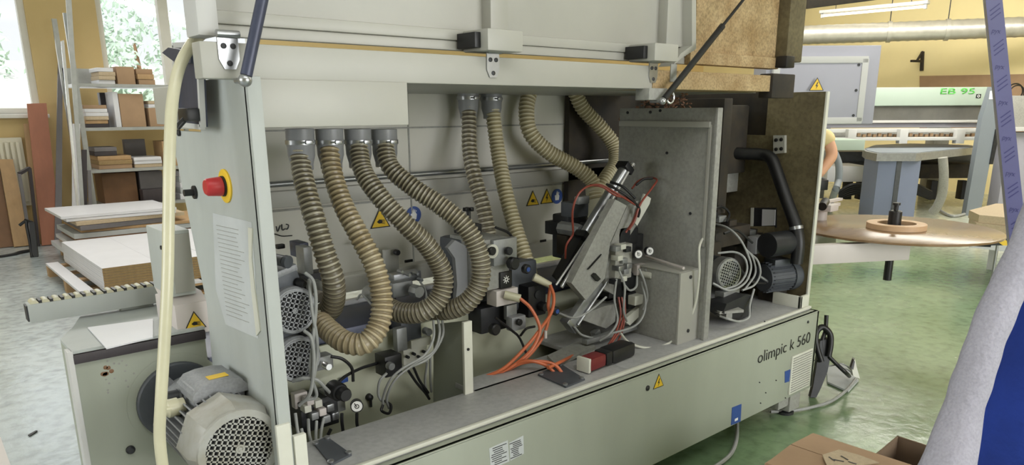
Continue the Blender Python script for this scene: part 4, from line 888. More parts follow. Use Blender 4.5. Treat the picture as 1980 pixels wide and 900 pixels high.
b = MB(); a, e = PX(1215, 488, XD - .06), PY(1340, 520, 1.75); b.cyl(PZ(1250, 496, zg + .02), PZ(1322, 519, zg + .02), .006, 10); part(b, 'air_line', 'bracket', gb)

# infeed pocket: end plate, back, motors
XE = 3.44
b = MB(); yk = PX(1482, 330, XE).y; ym = PX(1480, 260, XE).y; zr = PX(1560, 178, XE).z; zn = PX(1490, 262, XE).z; yn = PX(1512, 262, XE).y
b.prism([(XE, 1.715, ZD - .1), (XE, 1.715, zr), (XE, ym, zr), (XE, ym, zn), (XE, 2.5, zn), (XE, 2.5, ZD - .1)], (.015, 0, 0)); en = part(b, 'infeed_plate', 'paint_brown')
b = MB(); b.box((XE - .004, 1.706, ZD - .1), (XE + .02, 1.716, zr), .002); part(b, 'plate_edge', 'edge', en)
b = MB(); q = [PX(x, y, XE - .02) for x, y in ((1495, 262), (1517, 262), (1517, 296), (1495, 298))]; b.prism(q, (.02, 0, 0)); mp_ = part(b, 'mount_plate', 'paint', en)
for x, y in ((1501, 271), (1511, 270), (1501, 289), (1511, 288)):
    b = MB(); b.lathe(PX(x, y, XE - .02), (-1, 0, 0), [(0, .009), (.004, .009), (.006, .005)], 12); part(b, 'bolt', 'black', mp_)
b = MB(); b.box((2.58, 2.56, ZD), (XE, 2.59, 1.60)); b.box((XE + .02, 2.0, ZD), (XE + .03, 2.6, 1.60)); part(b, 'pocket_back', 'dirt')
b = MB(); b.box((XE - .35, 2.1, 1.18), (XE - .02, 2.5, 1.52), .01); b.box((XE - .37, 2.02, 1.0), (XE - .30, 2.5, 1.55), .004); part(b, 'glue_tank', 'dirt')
b = MB()
pc = PX(1330, 190, XD + .1)
for k in range(260):
    q = Vector((XD + RND.uniform(.01, .17), RND.uniform(1.94, 2.12), 0)); hgt = .13 * max(0, 1 - abs(q.x - XD - .08) / .26) + .015
    q.z = 1.46 + RND.uniform(0, hgt); s_ = RND.uniform(.008, .02); b.cbox(q, (s_, s_ * .7, .003), (RND.uniform(-1, 1), RND.uniform(-1, 1), RND.uniform(-1, 1)))
b.box((XD + .01, 1.93, 1.45), (XD + .17, 2.22, 1.468), .004)
o = part(b, 'wood_chips', 'chips'); o['kind'] = 'stuff'
blk(1392, 330, 1432, 372, 2.15, .12, 'drive_box', 'paint_dirty'); blk(1397, 300, 1425, 325, 2.2, .02, 'white_bracket', 'paint'); blk(1435, 320, 1455, 430, 2.3, .02, 'dark_plate', 'dirt'); 

def onE(pts, X, name, m, par=None): b = MB(); b.prism([PX(x, y, X) for x, y in pts], (-.006, 0, 0)); return part(b, name, m, par)
wn = onE(((1453, 402), (1502, 402), (1502, 440), (1453, 440)), XE - .002, 'slot_frame', 'dark'); onE(((1475, 405), (1500, 406), (1499, 436), (1474, 437)), XE - .009, 'painted_bright_opening', 'white_board', wn); onE(((1453, 402), (1458, 402), (1457, 438), (1452, 438)), XE - .009, 'bright_strip', 'edge', wn)  # white plate imitates the brightness showing through an opening in the end plate
onE(((1445, 438), (1498, 438), (1497, 450), (1444, 450)), XE - .05, 'ledge', 'paint_brown')
b = MB(); b.tube([PX(x, y, X) for x, y, X in ((1396, 293, 3.30), (1430, 297, 3.34), (1470, 299, 3.385), (1490, 306, 3.39), (1501, 330, 3.39), (1520, 385, 3.385), (1538, 435, 3.38), (1544, 470, 3.375), (1540, 510, 3.37))], .030, 18, 10); bh = part(b, 'black_hose', 'black')
b = MB(); d_ = PX(1544, 470, 3.375) - PX(1538, 435, 3.38); b.annulus(PX(1539, 438, 3.38), d_, .030, .034, .016, 24); part(b, 'clamp', 'steel', bh)
sm = motor(PY(1411, 530, 1.80), Vector((-.25, -1, .05)), .074, .16, 'motor_dark', 'steel', False, True, None, 'infeed_motor', cells=10)
disc(1382, 540, 1.84, .006, .002, 'blue_sticker', 'blue', sm, 14)
b = MB(); c = PY(1540, 530, 1.80); b.lathe(c, Vector((-.95, .3, 0)), [(0, .06), (.004, .076), (.07, .079), (.07, .07), (.22, .068)], 30)
for k in range(24):
    s_, u_, d_ = basis(Vector((-.95, .3, 0))); e = s_ * math.cos(k * PI / 12) + u_ * math.sin(k * PI / 12); b.bar(c + d_ * .075 + e * .072, c + d_ * .21 + e * .072, .003, .012, e)
bm_ = part(b, 'side_motor', 'motor_dark'); grille(c, Vector((.95, -.3, 0)), .068, bm_, 'dark', 9, True, 'motor_dark')
b = MB(); b.cbox(c + Vector((-.13, .04, .075)), (.08, .1, .04), Vector((-.95, .3, 0)), None, .006); part(b, 'terminal_box', 'motor_dark', bm_)
b = MB(); a = PX(1515, 470, 3.33); b.lathe(a + Vector((-.12, .02, 0)), Vector((.98, -.15, 0)), [(0, .06), (.16, .06), (.17, .05)], 28); part(b, 'feed_cylinder', 'dark')
blk(1384, 440, 1450, 475, 1.95, .14, 'motor_mount', 'dirt'); blk(1462, 458, 1480, 490, 1.88, .05, 'connector_block', 'cuff'); blk(1500, 555, 1550, 588, 1.82, .1, 'motor_foot', 'dirt')
blk(1420, 470, 1480, 560, 2.0, .1, 'gear_housing', 'dirt', None, .02); blk(1365, 470, 1395, 520, 1.92, .1, 'gear_housing', 'dirt', None, .01)
b = MB(); b.bar(PZ(1366, 580, .62), PZ(1415, 604, .62), .12, .012); b.bar(PZ(1366, 590, .60), PZ(1410, 612, .60), .03, .03); part(b, 'mount_ledge', 'paint_dirty')
b = MB(); b.prism([PY(x, y, 1.74) for x, y in ((1405, 588), (1445, 570), (1455, 572), (1452, 610), (1425, 622), (1398, 606))], (0, .09, 0)); part(b, 'clamp_casting', 'dark')
blk(1400, 562, 1430, 575, 1.80, .05, 'clamp_casting', 'alu')
b = MB(); b.cyl(PY(1470, 535, 1.85), PY(1495, 552, 1.82), .007, 10); part(b, 'lever', 'steel')
cables([[(1375, 432, 1.95), (1405, 440, 1.85), (1430, 462, 1.78), (1447, 495, 1.75), (1452, 520, 1.74), (1440, 548, 1.74), (1410, 562, 1.76), (1378, 548, 1.8)],
        [(1388, 490, 1.85), (1420, 488, 1.8), (1440, 500, 1.76), (1444, 525, 1.75), (1428, 550, 1.76), (1400, 560, 1.78)],
        [(1450, 490, 1.8), (1465, 505, 1.76), (1470, 530, 1.75), (1458, 552, 1.76), (1435, 562, 1.77)], [(1440, 480, 1.82), (1456, 500, 1.78), (1460, 530, 1.77), (1440, 560, 1.77)],
        [(1392, 612, 1.72), (1410, 618, 1.68), (1430, 622, 1.68), (1448, 614, 1.7), (1450, 590, 1.72), (1458, 560, 1.75)]], m='cable_grey', r=.005)
cables([[(1400, 452, 1.9), (1425, 446, 1.88), (1455, 470, 1.85)], [(1375, 410, 2.0), (1395, 400, 2.0), (1410, 412, 1.98), (1405, 430, 1.96)], [(1430, 520, 1.8), (1455, 545, 1.8), (1480, 548, 1.82)]], m='cable_black', r=.006)
for k, (x, y) in enumerate(((1382, 418), (1398, 424), (1418, 432), (1436, 440), (1455, 452), (1470, 448))): blk(x - 7, y - 6, x + 7, y + 6, 1.98, .05, 'fitting', ('dark', 'alu', 'dirt')[k % 3])

# outfeed: roller rail, covers, warning box
YL = 2.42
ra, rb = PY(53, 592, YL), PY(300, 553, YL); zr_ = (ra.z + rb.z) / 2
b = MB(); b.box((ra.x, YL, zr_ - .055), (XP, YL + .05, zr_), .003); rl = part(b, 'roller_rail', 'paint_cool')
b = MB(); b.box((ra.x - .004, YL + .004, zr_ - .05), (ra.x, YL + .046, zr_ - .004)); part(b, 'rail_end', 'dark', rl)
n = 13
for k in range(n):
    x = ra.x + .018 + k * (XP - ra.x - .04) / (n - 1); b = MB(); b.cyl((x, YL + .004, zr_ - .001), (x, YL + .046, zr_ - .001), .011, 14); part(b, 'roller', 'pvc', rl)
b = MB()
for k in range(n - 1): x = ra.x + .033 + k * (XP - ra.x - .04) / (n - 1); b.box((x - .004, YL + .003, zr_ - .002), (x + .004, YL + .047, zr_ + .008))
part(b, 'roller_gap', 'black', rl)
blk(235, 592, 300, 622, 2.44, .12, 'rail_support', 'paint_cool')
tl, br = PY(337, 592, 2.11), PY(414, 640, 2.11); yo = PX(286, 470, tl.x).y
b = MB(); b.box((tl.x, 2.13, tl.z + .02), (XP, yo, PY(370, 443, 2.13).z), .004); oc_ = part(b, 'outfeed_cover', 'paint_cool')
b = MB(); b.box((tl.x + .012, 2.126, tl.z + .03), (XP - .002, 2.131, PY(370, 450, 2.13).z), .002); part(b, 'cover_panel', 'paint', oc_)
b = MB(); b.lathe(PX(313, 479, tl.x), (-1, 0, 0), [(0, .006), (.004, .006)], 10); part(b, 'screw', 'dark', oc_)
b = MB(); b.box((tl.x, 2.11, br.z), (XP + .02, yo, tl.z), .004); wb = part(b, 'warning_box', 'bracket')
b = MB(); b.prism([(tl.x, 2.112, tl.z - .002), (XP + .02, 2.112, tl.z - .002), (XP + .02, 2.15, tl.z + .022), (tl.x, 2.15, tl.z + .022)], (0, yo - 2.16, 0)); part(b, 'box_top', 'bracket', wb)
warn_sign(PY(377, 625, 2.1095), .062, RXP, NF, wb, 'hand')

# ------------------------------------------------------------------ reel table at the infeed end
rc = PZ(1728, 441, .85)
rt = thing('reel_table', 'round plywood reel table on a white arm at the infeed end of the machine', 'reel table', (rc.x, rc.y, .6))
b = MB(); b.lathe((rc.x, rc.y, .838), (0, 0, 1), [(0, .525), (.002, .53), (.012, .53), (.014, .525)], 72); part(b, 'reel_disc', 'plyedge', rt)
b = MB(); b.lathe((rc.x, rc.y, .852), (0, 0, 1), [(0, .06), (.012, .06), (.012, .034), (.09, .034), (.095, .028)], 24); b.lathe((rc.x, rc.y, .946), (0, 0, 1), [(0, .012), (.03, .012), (.032, .02), (.045, .02)], 12); part(b, 'clamp_hub', 'black', rt)
p0, p1 = PZ(1566, 505, .735), PZ(1752, 496, .735); p0.z = p1.z = .77
b = MB(); b.bar(p0, p1, .05, .10, bev=.003); part(b, 'arm', 'bracket', rt)
s0 = Vector((rc.x, rc.y, 0))
b = MB(); b.cyl((rc.x, rc.y, .838), (rc.x, rc.y, .55), .022, 18); b.cyl((rc.x, rc.y, .715), (rc.x, rc.y, .672), .038, 6); part(b, 'spindle', 'black', rt)
b = MB(); a, e = PZ(1584, 453, .80), PZ(1915, 473, .80); b.bar(a, e, .05, .022); part(b, 'support_bar', 'black', rt)
b = MB(); a = PZ(1570, 470, .80); e = PZ(1614, 455, .80); b.bar((a.x, a.y, .79), (e.x, e.y, .79), .02, .10); part(b, 'arm_bracket', 'bracket', rt)
g = PZ(1588, 410, .9); b = MB(); b.cyl((g.x, g.y, .852), (g.x, g.y, .92), .035, 18); b.cbox((g.x, g.y, .93), (.10, .16, .04), bev=.005); b.bar((g.x, g.y, .955), PZ(1625, 385, .96), .03, .015); b.bar((g.x, g.y, .93), PZ(1622, 395, .92), .02, .02); part(b, 'feed_guide', 'bracket', rt)
b = MB(); b.cyl(PZ(1590, 400, .945), PZ(1596, 390, .965), .025, 14); part(b, 'guide_roller', 'black', rt)
b = MB(); b.lathe_ring((rc.x - .02, rc.y - .02, .853), (0, 0, 1), [(0, .098), (0, .152), (.028, .152), (.030, .150), (.030, .10), (.028, .098)], 56); tag(b.build('edge_band_coil', 'coil'), 'coil of beech edge banding lying on the plywood reel table', 'coil')
hz = PZ(1925, 462, .80)
hb_ = thing('barrier_end', 'small black and yellow striped block at the rim of the reel table', 'bumper', (hz.x, hz.y, 0))
U = Vector((.756, -.655, 0)); V = Vector((.655, .756, 0)); Z_ = Vector((0, 0, 1))
def fb_box(b, c, su, sv, sz, bev=.003): return b.cbox(c, (su, sv, sz), V, Z_, bev)
hc = PD(1930, 466, 4.3)
b = MB(); fb_box(b, hc, .12, .04, .05); part(b, 'block', 'black', hb_)
b = MB(); b.prism([hc + U * x + Z_ * z - V * .0215 for x, z in ((-.06, .025), (.0, .025), (.06, -.01), (.06, -.025), (.02, -.025))], V * .001); part(b, 'yellow_stripe', 'yellow', hb_)
b = MB(); b.cyl((hc.x, hc.y, hc.z), (hc.x, hc.y, 0.0), .008, 10); b.lathe((hc.x, hc.y, 0), Z_, [(0, .09), (.012, .09), (.02, .02)], 20); part(b, 'post', 'steel', hb_)

# ------------------------------------------------------------------ things in the hall to the right
def at(px, py, D):                     # a point on the upright plane D metres ahead of the camera
    d = ray(px, py); return CAM + d * (D / d.dot(V))
# grey control cabinet on a pillar
cd_ = 5.9
c0, c1 = at(1530, 88, cd_), at(1700, 240, cd_)
cx = (at(1480, 160, cd_) + at(1698, 160, cd_)) / 2; wd_ = (at(1698, 160, cd_) - at(1480, 160, cd_)).length; zt_, zb_ = c0.z, c1.z
cc = thing('control_cabinet', 'grey wall-sized control cabinet raised on a pillar behind the machine end', 'cabinet', (cx.x, cx.y, 0))
cc['label'] = 'grey control cabinet with warning triangle, raised on a pillar behind the machine'
m_ = Matrix.Translation((cx.x, cx.y, (zt_ + zb_) / 2))
ctr = Vector((cx.x, cx.y, (zt_ + zb_) / 2)); hh = zt_ - zb_
b = MB(); fb_box(b, ctr + V * .16, wd_, .30, hh, .008); part(b, 'cabinet_body', 'cab', cc)
b = MB(); dc = ctr - V * .005 - Z_ * .04 + U * (-.03)
fb_box(b, dc + U * (wd_ / 2 - .10), .05, .06, hh * .8); fb_box(b, dc - U * (wd_ / 2 - .10), .05, .06, hh * .8); fb_box(b, dc + Z_ * hh * .385, wd_ - .16, .06, .05); fb_box(b, dc - Z_ * hh * .385, wd_ - .16, .06, .05); part(b, 'door_frame', 'cab_frame', cc)
b = MB(); fb_box(b, dc - V * .01, wd_ - .24, .03, hh * .72); dr = part(b, 'door', 'cab', cc)
for i in (-1, 1):
    for j in (-1, 0, 1): b = MB(); b.lathe(dc - V * .024 + U * (i * (wd_ / 2 - .15)) + Z_ * (j * hh * .32), -V, [(0, .011), (.004, .011)], 12); part(b, 'door_screw', 'dark', cc)
warn_sign(at(1579, 167, cd_ - .06), .115, U, -V, cc, 'bolt')
b = MB(); fb_box(b, Vector((cx.x, cx.y, zb_ / 2)) + V * .16 - U * .1, .18, .18, zb_); part(b, 'pillar', 'paint_dirty', cc)
# long mint coloured panel saw
D1 = 11.4
eb = thing('panel_saw', 'long mint green beam panel saw with green lettering at the back wall', 'saw', (*at(1750, 330, D1).xy, 0))
lft, rgt = at(1560, 190, D1), at(1925, 190, D1); wl = (rgt - lft).length; mid = (lft + rgt) / 2
def slab(name, m, px0, py0, px1, py1, D, dp, bev=.004, parent=eb, b=None):
    a = at(px0, (py0 + py1) / 2, D); e = at(px1, (py0 + py1) / 2, D); zt = at((px0 + px1) / 2, py0, D).z; zb = at((px0 + px1) / 2, py1, D).z
    c = (a + e) / 2; c.z = (zt + zb) / 2; k = b or MB(); k.cbox(c + V * dp / 2, ((e - a).length, dp, zt - zb), V, Z_, bev)
    return k if b else part(k, name, m, parent)
slab('saw_beam', 'eb', 1560, 169, 1915, 205, D1, .7, .02); slab('saw_guard', 'eb_band', 1560, 204, 1908, 234, D1 + .05, .6); slab('guard_lip', 'cab_frame', 1560, 233, 1908, 238, D1 - .05, .3); slab('lower_lip', 'cab', 1560, 239, 1905, 247, D1, .4)
p0 = at(1818, 182, D1 - .004); p1 = at(1884, 182, D1 - .004)
t = text_mb('EB 95', p0, U, Z_, .085, .002, width=(p1 - p0).length, bold=.008); part(t, 'lettering', 'green_print', eb, flat=True)
b = MB(); q = at(1892, 186, D1 - .002); fb_box(b, q, .075, .004, .06); o = part(b, 'maker_badge', 'dark', eb); b = MB(); b.annulus(q - V * .003, -V, .012, .02, .002, 16); part(b, 'badge_print', 'white', o)
slab('clamp_rail', 'cab_frame', 1590, 249, 1905, 256, 11.0, .2); slab('clamp_rail', 'cab_frame', 1590, 266, 1905, 272, 10.9, .2); slab('rail_back', 'paint_dirty', 1590, 254, 1905, 268, 11.3, .05)
for k in range(24):
    x = 1660 + k * 10; b = MB(); q = at(x, 261 + (k % 2) * 2, 11.1); fb_box(b, q, .05, .05, .05, .01); part(b, 'rail_roller', 'coil', eb)
for x in (1640, 1740, 1850): slab('rail_clamp', 'cab_frame', x, 250, x + 16, 278, 10.9, .1)
slab('saw_table', 'eb', 1590, 271, 1672, 291, 10.2, .9); slab('saw_bed', 'motor_dark', 1590, 293, 1885, 318, 12.1, .6, .01); slab('bed_rail', 'dark', 1590, 313, 1885, 324, 12.0, .6); slab('bed_base', 'white_board', 1600, 322, 1680, 352, 11.0, .7); slab('bed_base', 'dirt', 1780, 318, 1885, 345, 11.2, .5)
for x0 in (1636, 1662, 1800, 1860): slab('machine_leg', 'dark', x0, 350, x0 + 12, 386, 11.3, .15)
slab('beam_stand', 'paint_dirty', 1575, 235, 1600, 384, 11.7, .25); slab('beam_stand', 'paint_dirty', 1800, 235, 1830, 384, 12.6, .25)
# slanted post at the saw's end
ps = thing('saw_post', 'tall slanted slate grey end post beside the mint panel saw', 'post', (*at(1870, 402, 10.4).xy, 0))
b = MB(); q = [at(x, y, 10.4) for x, y in ((1918, 168), (1938, 168), (1930, 230), (1898, 398), (1869, 402), (1900, 225))]; q[3].z = q[4].z = 0; b.prism(q, V * .1); part(b, 'post_body', 'eb_post', ps)
b = MB(); q = [at(x, y, 10.4) - V * .002 for x, y in ((1914, 176), (1926, 176), (1926, 192), (1912, 192))]; b.prism(q, -V * .002); part(b, 'white_label', 'white', ps)
b = MB(); b.prism([at(x, y, 10.38) for x, y in ((1926, 250), (1930, 270), (1920, 318), (1914, 318))], V * .03); part(b, 'dark_handle', 'dark', ps)
sh = thing('saw_side_cabinet', 'pale grey side cabinet right of the slate grey saw post', 'cabinet', (*at(1960, 300, 9.6).xy, 0))
slab('cabinet_body', 'cab', 1940, 256, 2040, 402, 10.6, .25, .01, sh); slab('upper_housing', 'paint_dirty', 1948, 185, 2040, 246, 10.6, .25, .01, sh); slab('cabinet_shelf', 'cab_frame', 1940, 246, 2040, 254, 10.5, .35, .004, sh)
cw = tag(MB().torus(at(1962, 178, 12.3), V, .13, .012, 36, 8).torus(at(1966, 180, 12.2), V, .12, .010, 36, 8).build('cable_coil', 'cable_black'), 'coil of dark cable on the wall above the side cabinet', 'cable')
b = MB(); fb_box(b, at(1944, 166, 12.2), .09, .08, .2, .01); tag(b.build('white_canister', 'white'), 'small white canister on the wall by the coiled cable', 'canister')
# pedestal table
pc_ = at(1722, 425, 9.3); pc_.z = 0; ztb = .93
pd = thing('pedestal_table', 'blue grey pedestal table with a rounded metal-rimmed top in front of the mint saw', 'table', pc_)
b = MB()
l0, r0_ = at(1697, 330, 9.75), at(1777, 330, 9.75); cxp = (l0 + r0_) / 2; cxp.z = 0; hw = (r0_ - l0).length / 2
prf = [(-hw, 0), (-hw * .2, -.10), (hw, -.02), (hw, .4), (-hw, .4)]
b.prism([cxp + U * x + V * y for x, y in prf], (0, 0, ztb - .06)); b.mi = 1; b.prism([cxp + U * (x - hw * .2) + V * (-.104 + y) for x, y in ((-.03, .03), (.03, .025), (.035, .0), (-.025, .005))], (0, 0, ztb - .06)); part(b, 'pedestal', ['pedestal', 'motor_dark'], pd)
tp_ = [PZ(x, y, ztb) for x, y in ((1668, 289), (1674, 293), (1696, 297), (1772, 297), (1880, 286), (1886, 284), (1878, 281), (1760, 278), (1690, 281))]
b = MB(); b.prism(tp_, (0, 0, -.10)); o = part(b, 'table_rim', 'alu', pd)
b = MB(); c_ = sum(tp_, Vector()) / len(tp_); b.prism([p.lerp(c_, .05) + Vector((0, 0, .001)) for p in tp_], (0, 0, .006)); part(b, 'table_top', 'eb_post', pd)
b = MB()
for k in range(14):
    f = .12 + .055 * k; a = tp_[1].lerp(tp_[3], f) + Vector((0, 0, .007)); a = a.lerp(c_, .35); e = a.lerp(tp_[7], .45); b.bar(a, e, .012, .004)
part(b, 'table_slots', 'motor_dark', pd)
b = MB(); b.tube([at(1823, 305, 9.2), at(1825, 340, 9.2), at(1822, 375, 9.25), at(1812, 400, 9.3), at(1803, 411, 9.35)], .055, 14, 8); b.lathe(Vector((*at(1803, 412, 9.35).xy, 0)), Z_, [(0, .10), (.05, .1), (.06, .06)], 18); part(b, 'conduit_leg', 'paint_dirty', pd)
b = MB(); cpts = [PZ(1812, 404, .03), PZ(1840, 418, .02), PZ(1866, 414, .02), PZ(1880, 405, .02)]; b.tube(cpts, .02, 8, 8); tag(b.build('floor_cable', 'cable_grey'), 'pale cable lying on the floor right of the pedestal table', 'cable')
b = MB()
for k in range(5): b.tube([at(1622, 372 + k * 3, 10.9), at(1650, 358 + k * 4, 10.85), at(1690, 362 + k * 3, 10.85), at(1760, 356 + k * 4, 10.85), at(1800, 372 + k * 3, 10.9)], .03, 8, 6)
part(b, 'cable_bundle', 'cable_black', eb)
b = MB(); b.tube([at(1614, 296, 9.6), at(1622, 320, 9.55), at(1621, 350, 9.5), at(1614, 372, 9.45), PZ(1606, 392, .06)], .045, 12, 8); tag(b.build('flexible_conduit', 'eb_post'), 'curved grey conduit reaching the floor beside the bending worker', 'conduit')
# chipboard sheets at the right edge
D2 = 6.6
q = [PZ(x, y, .62) for x, y in ((1873, 405), (1925, 392), (2080, 398), (2060, 430), (1885, 414))]
cs = thing('board_trestle', 'low white trestle under the chipboard sheets at the right', 'trestle', (*q[4].xy, 0))
for k in range(3):
    b = MB(); b.prism([p - Vector((0, 0, .075 + .068 * k)) + U * RND.uniform(0, .04) for p in q], (0, 0, .066)); tag(b.build('chipboard_sheet', 'chip_face'), ('topmost thick chipboard sheet of the stack behind the reel table', 'middle chipboard sheet of the stack behind the reel table', 'lowest chipboard sheet of the stack behind the reel table')[k], 'board', 'chipboard sheets behind the reel table')
zb2 = .62 - .075 - .136
b = MB(); b.prism([Vector((p.x, p.y, zb2 - .08)) for p in q], (0, 0, .078)); part(b, 'trestle_top', 'white_board', cs)
for p in q[1:4]:
    b = MB(); c_ = sum(q, Vector()) / 5; p = p.lerp(c_, .3); b.box((p.x - .03, p.y - .03, 0), (p.x + .03, p.y + .03, zb2 - .08)); part(b, 'leg', 'cab_frame', cs)

# ------------------------------------------------------------------ people
def skin_obj(name, verts, edges, m, parent, sub=2, root=0):
    """verts: (position, (rx, ry)); grows a tapering continuous surface over the joints"""
    me = bpy.data.meshes.new(name); me.from_pydata([tuple(v[0]) for v in verts], edges, [])
    o = bpy.data.objects.new(name, me); COL.objects.link(o)
    md = o.modifiers.new('skin', 'SKIN'); md.use_smooth_shade = True
    for i, v in enumerate(verts):
        sv = me.skin_vertices[0].data[i]; r = v[1]; sv.radius = (r, r) if not isinstance(r, tuple) else r; sv.use_root = (i == root)
    s = o.modifiers.new('sub', 'SUBSURF'); s.levels = sub; s.render_levels = sub
    dg = bpy.context.evaluated_depsgraph_get(); dg.update()
    res = bpy.data.meshes.new_from_object(o.evaluated_get(dg)); bpy.data.objects.remove(o, do_unlink=True)
    b = MB(); b.bm.from_mesh(res); bpy.data.meshes.remove(res)
    return part(b, name, m, parent, angle=180)
def head(b, c, f, u, h):
    """a head of height h: skull, jaw, nose, ears; f forward, u up"""
    f = f.normalized(); s = f.cross(u).normalized(); u = s.cross(f).normalized()
    def el(o, sc, seg=20):
        m = Matrix(((s.x, f.x, u.x, o.x), (s.y, f.y, u.y, o.y), (s.z, f.z, u.z, o.z), (0, 0, 0, 1))) @ Matrix.Diagonal((*sc, 1))
        bmesh.ops.create_uvsphere(b.bm, u_segments=seg, v_segments=seg // 2, radius=1, matrix=m)
    el(c + u * h * .1, (h * .33, h * .41, h * .40)); el(c - u * h * .2 + f * h * .09, (h * .25, h * .30, h * .30)); el(c + f * h * .42 - u * h * .06, (h * .055, h * .09, h * .10), 10)
    for k in (-1, 1): el(c + s * k * h * .33 - u * h * .02, (h * .03, h * .08, h * .12), 10); el(c + s * k * h * .13 + f * h * .36 + u * h * .04, (h * .05, h * .04, h * .03), 8)
    el(c + f * h * .37 - u * h * .25, (h * .1, h * .04, h * .025), 8)
def hand(b, wr, d, pn, L, curl=.5, side=1):
    """palm and five fingers; d along the hand, pn palm normal"""
    d = d.normalized(); s = d.cross(pn).normalized(); pn = s.cross(d).normalized()
    b.cbox(wr + d * L * .25, (L * .42, L * .5, L * .15), d, pn, L * .05)
    for k, ln in enumerate((.42, .48, .45, .36)):
        o = wr + d * L * .48 + s * (k - 1.5) * L * .105; q = [o]; a = curl * .5; p = o
        for j, fr in enumerate((.45, .32, .23)):
            p = p + (d * math.cos(a) + pn * math.sin(a)) * L * ln * fr; q.append(p); a += curl
        b.tube(q, L * .048, 8, 3, rf=lambda t: 1.05 - .35 * t)
    o = wr + d * L * .12 + s * side * L * .2; b.tube([o, o + (d * .6 + s * side * .6 + pn * .2) * L * .22, o + (d * .95 + s * side * .65 + pn * .45) * L * .38], L * .055, 8, 3, rf=lambda t: 1.1 - .35 * t)
# worker bending over at the saw, mostly behind the stained end plate
def L3(base, u, v, z): return Vector(base) + U * u + V * v + Z_ * z
bw = at(1560, 392, 9.0); bw.z = 0
wk = thing('person', 'worker in a pale yellow T-shirt and black trousers bending down behind the machine', 'person', bw)
sh_ = at(1597, 258, 9.0); el_ = at(1611, 300, 8.9); wr_ = at(1582, 342, 8.75)
sL = sh_ - U * .42 + V * .05
hip = L3(bw, -.42, .12, .92); chest = (sh_ + sL) / 2 + V * .03 - Z_ * .06
J = [(hip, .15), (hip.lerp(chest, .5) + Z_ * .05, .14), (chest, .15), (chest - U * .02 - Z_ * .06 - V * .12, .065), (chest - U * .04 - Z_ * .12 - V * .22, .08),
     (sh_, .075), (el_, .075), (wr_, .045), (sL, .065), (sL - Z_ * .26 - V * .12, .05), (sL - Z_ * .46 - V * .28, .032),
     (hip + U * .02 - V * .1 - Z_ * .06, .095), (L3(bw, -.38, -.10, .5), .062), (L3(bw, -.36, .02, .09), .042), (hip + U * .02 + V * .1 - Z_ * .06, .095), (L3(bw, -.46, .22, .5), .062), (L3(bw, -.48, .32, .09), .042)]
E_ = [(0, 1), (1, 2), (2, 3), (3, 4), (2, 5), (5, 6), (6, 7), (2, 8), (8, 9), (9, 10), (0, 11), (11, 12), (12, 13), (0, 14), (14, 15), (15, 16)]
body = skin_obj('body', J, E_, 'skin', wk)
b = MB(); hc_ = J[4][0] + Z_ * -.02 - V * .02 - U * .16; head(b, hc_, (-Z_ * .8 - V * .6 + U * .2), (-V * .5 + Z_ * .6 + U * .5), .23); hand(b, wr_, (Z_ * -.9 - U * .35), -U, .17, .5); hand(b, J[10][0], (Z_ * -.9 - V * .3), U, .17, .5); part(b, 'head_and_hands', 'skin', wk)
b = MB(); b.ball(hc_ + Z_ * .03 + U * .03, .115); part(b, 'hair', 'hair', wk)
T = [(hip, .165), (hip.lerp(chest, .5) + Z_ * .05, .165), (chest, .17), (sh_, .13), (sh_.lerp(el_, .62), .115), (sL, .09), (sL.lerp(J[9][0], .6), .07)]
skin_obj('shirt', T, [(0, 1), (1, 2), (2, 3), (3, 4), (2, 5), (5, 6)], 'tee', wk)
P_ = [(hip + Z_ * .03, .17), (J[11][0], .115), (J[12][0], .08), (J[13][0] + Z_ * .0, .07), (J[14][0], .115), (J[15][0], .08), (J[16][0], .07)]
skin_obj('trousers', P_, [(0, 1), (1, 2), (2, 3), (0, 4), (4, 5), (5, 6)], 'trouser', wk)
for j in (13, 16):
    b = MB(); q = J[j][0]; b.cbox((q.x - V.x * .06, q.y - V.y * .06, .05), (.10, .27, .10), V, Z_, .03); part(b, 'shoe', 'black', wk)
b = MB(); b.cbox(at(1588, 357, 8.6), (.10, .16, .12), V, Z_, .01); b.cyl(at(1583, 345, 8.6), at(1596, 350, 8.6), .03); o = b.build('hand_tool', 'black'); tag(o, 'black hand tool under the bending worker\'s hand', 'tool')
b = MB(); slab('', '', 1592, 318, 1622, 364, 9.6, .35, .02, b=b); bb_ = b.build('black_bin', 'trouser'); 
vs = [bb_.matrix_world @ v.co for v in bb_.data.vertices]; bpy.data.objects.remove(bb_, do_unlink=True)

# person standing at the right edge of the picture
DP = 1.42
def pp_(px, py, d=DP): return PD(px, py, d)
shp = pp_(2070, 350, 1.50); elp = pp_(1917, 640, 1.42); wrp = pp_(1828, 940, 1.36)
bx = shp + U * .215 + V * .12; bp_ = Vector((bx.x, bx.y, 0))
pr = thing('person', 'person at the right edge in a grey sweatshirt and blue work vest, arm hanging down', 'person', bp_)
def B(u, v, z): return bp_ + U * u + V * v + Z_ * z
ZS = shp.z
JJ = [(B(0, 0, .95), .10), (B(0, 0, 1.12), .10), (B(0, 0, ZS - .08), .07), (B(0, 0, ZS + .04), .045), (B(0, -.015, ZS + .12), .048), (shp, .035), (elp, .018), (wrp, .02), (B(.19, 0, ZS - .02), .04), (B(.25, .0, 1.06), .036), (B(.27, -.08, .83), .026),
      (B(-.09, 0, .86), .08), (B(-.10, -.02, .48), .055), (B(-.11, .02, .09), .042), (B(.09, 0, .86), .08), (B(.10, -.02, .48), .055), (B(.11, .02, .09), .042)]
EE = [(0, 1), (1, 2), (2, 3), (3, 4), (2, 5), (5, 6), (6, 7), (2, 8), (8, 9), (9, 10), (0, 11), (11, 12), (12, 13), (0, 14), (14, 15), (15, 16)]
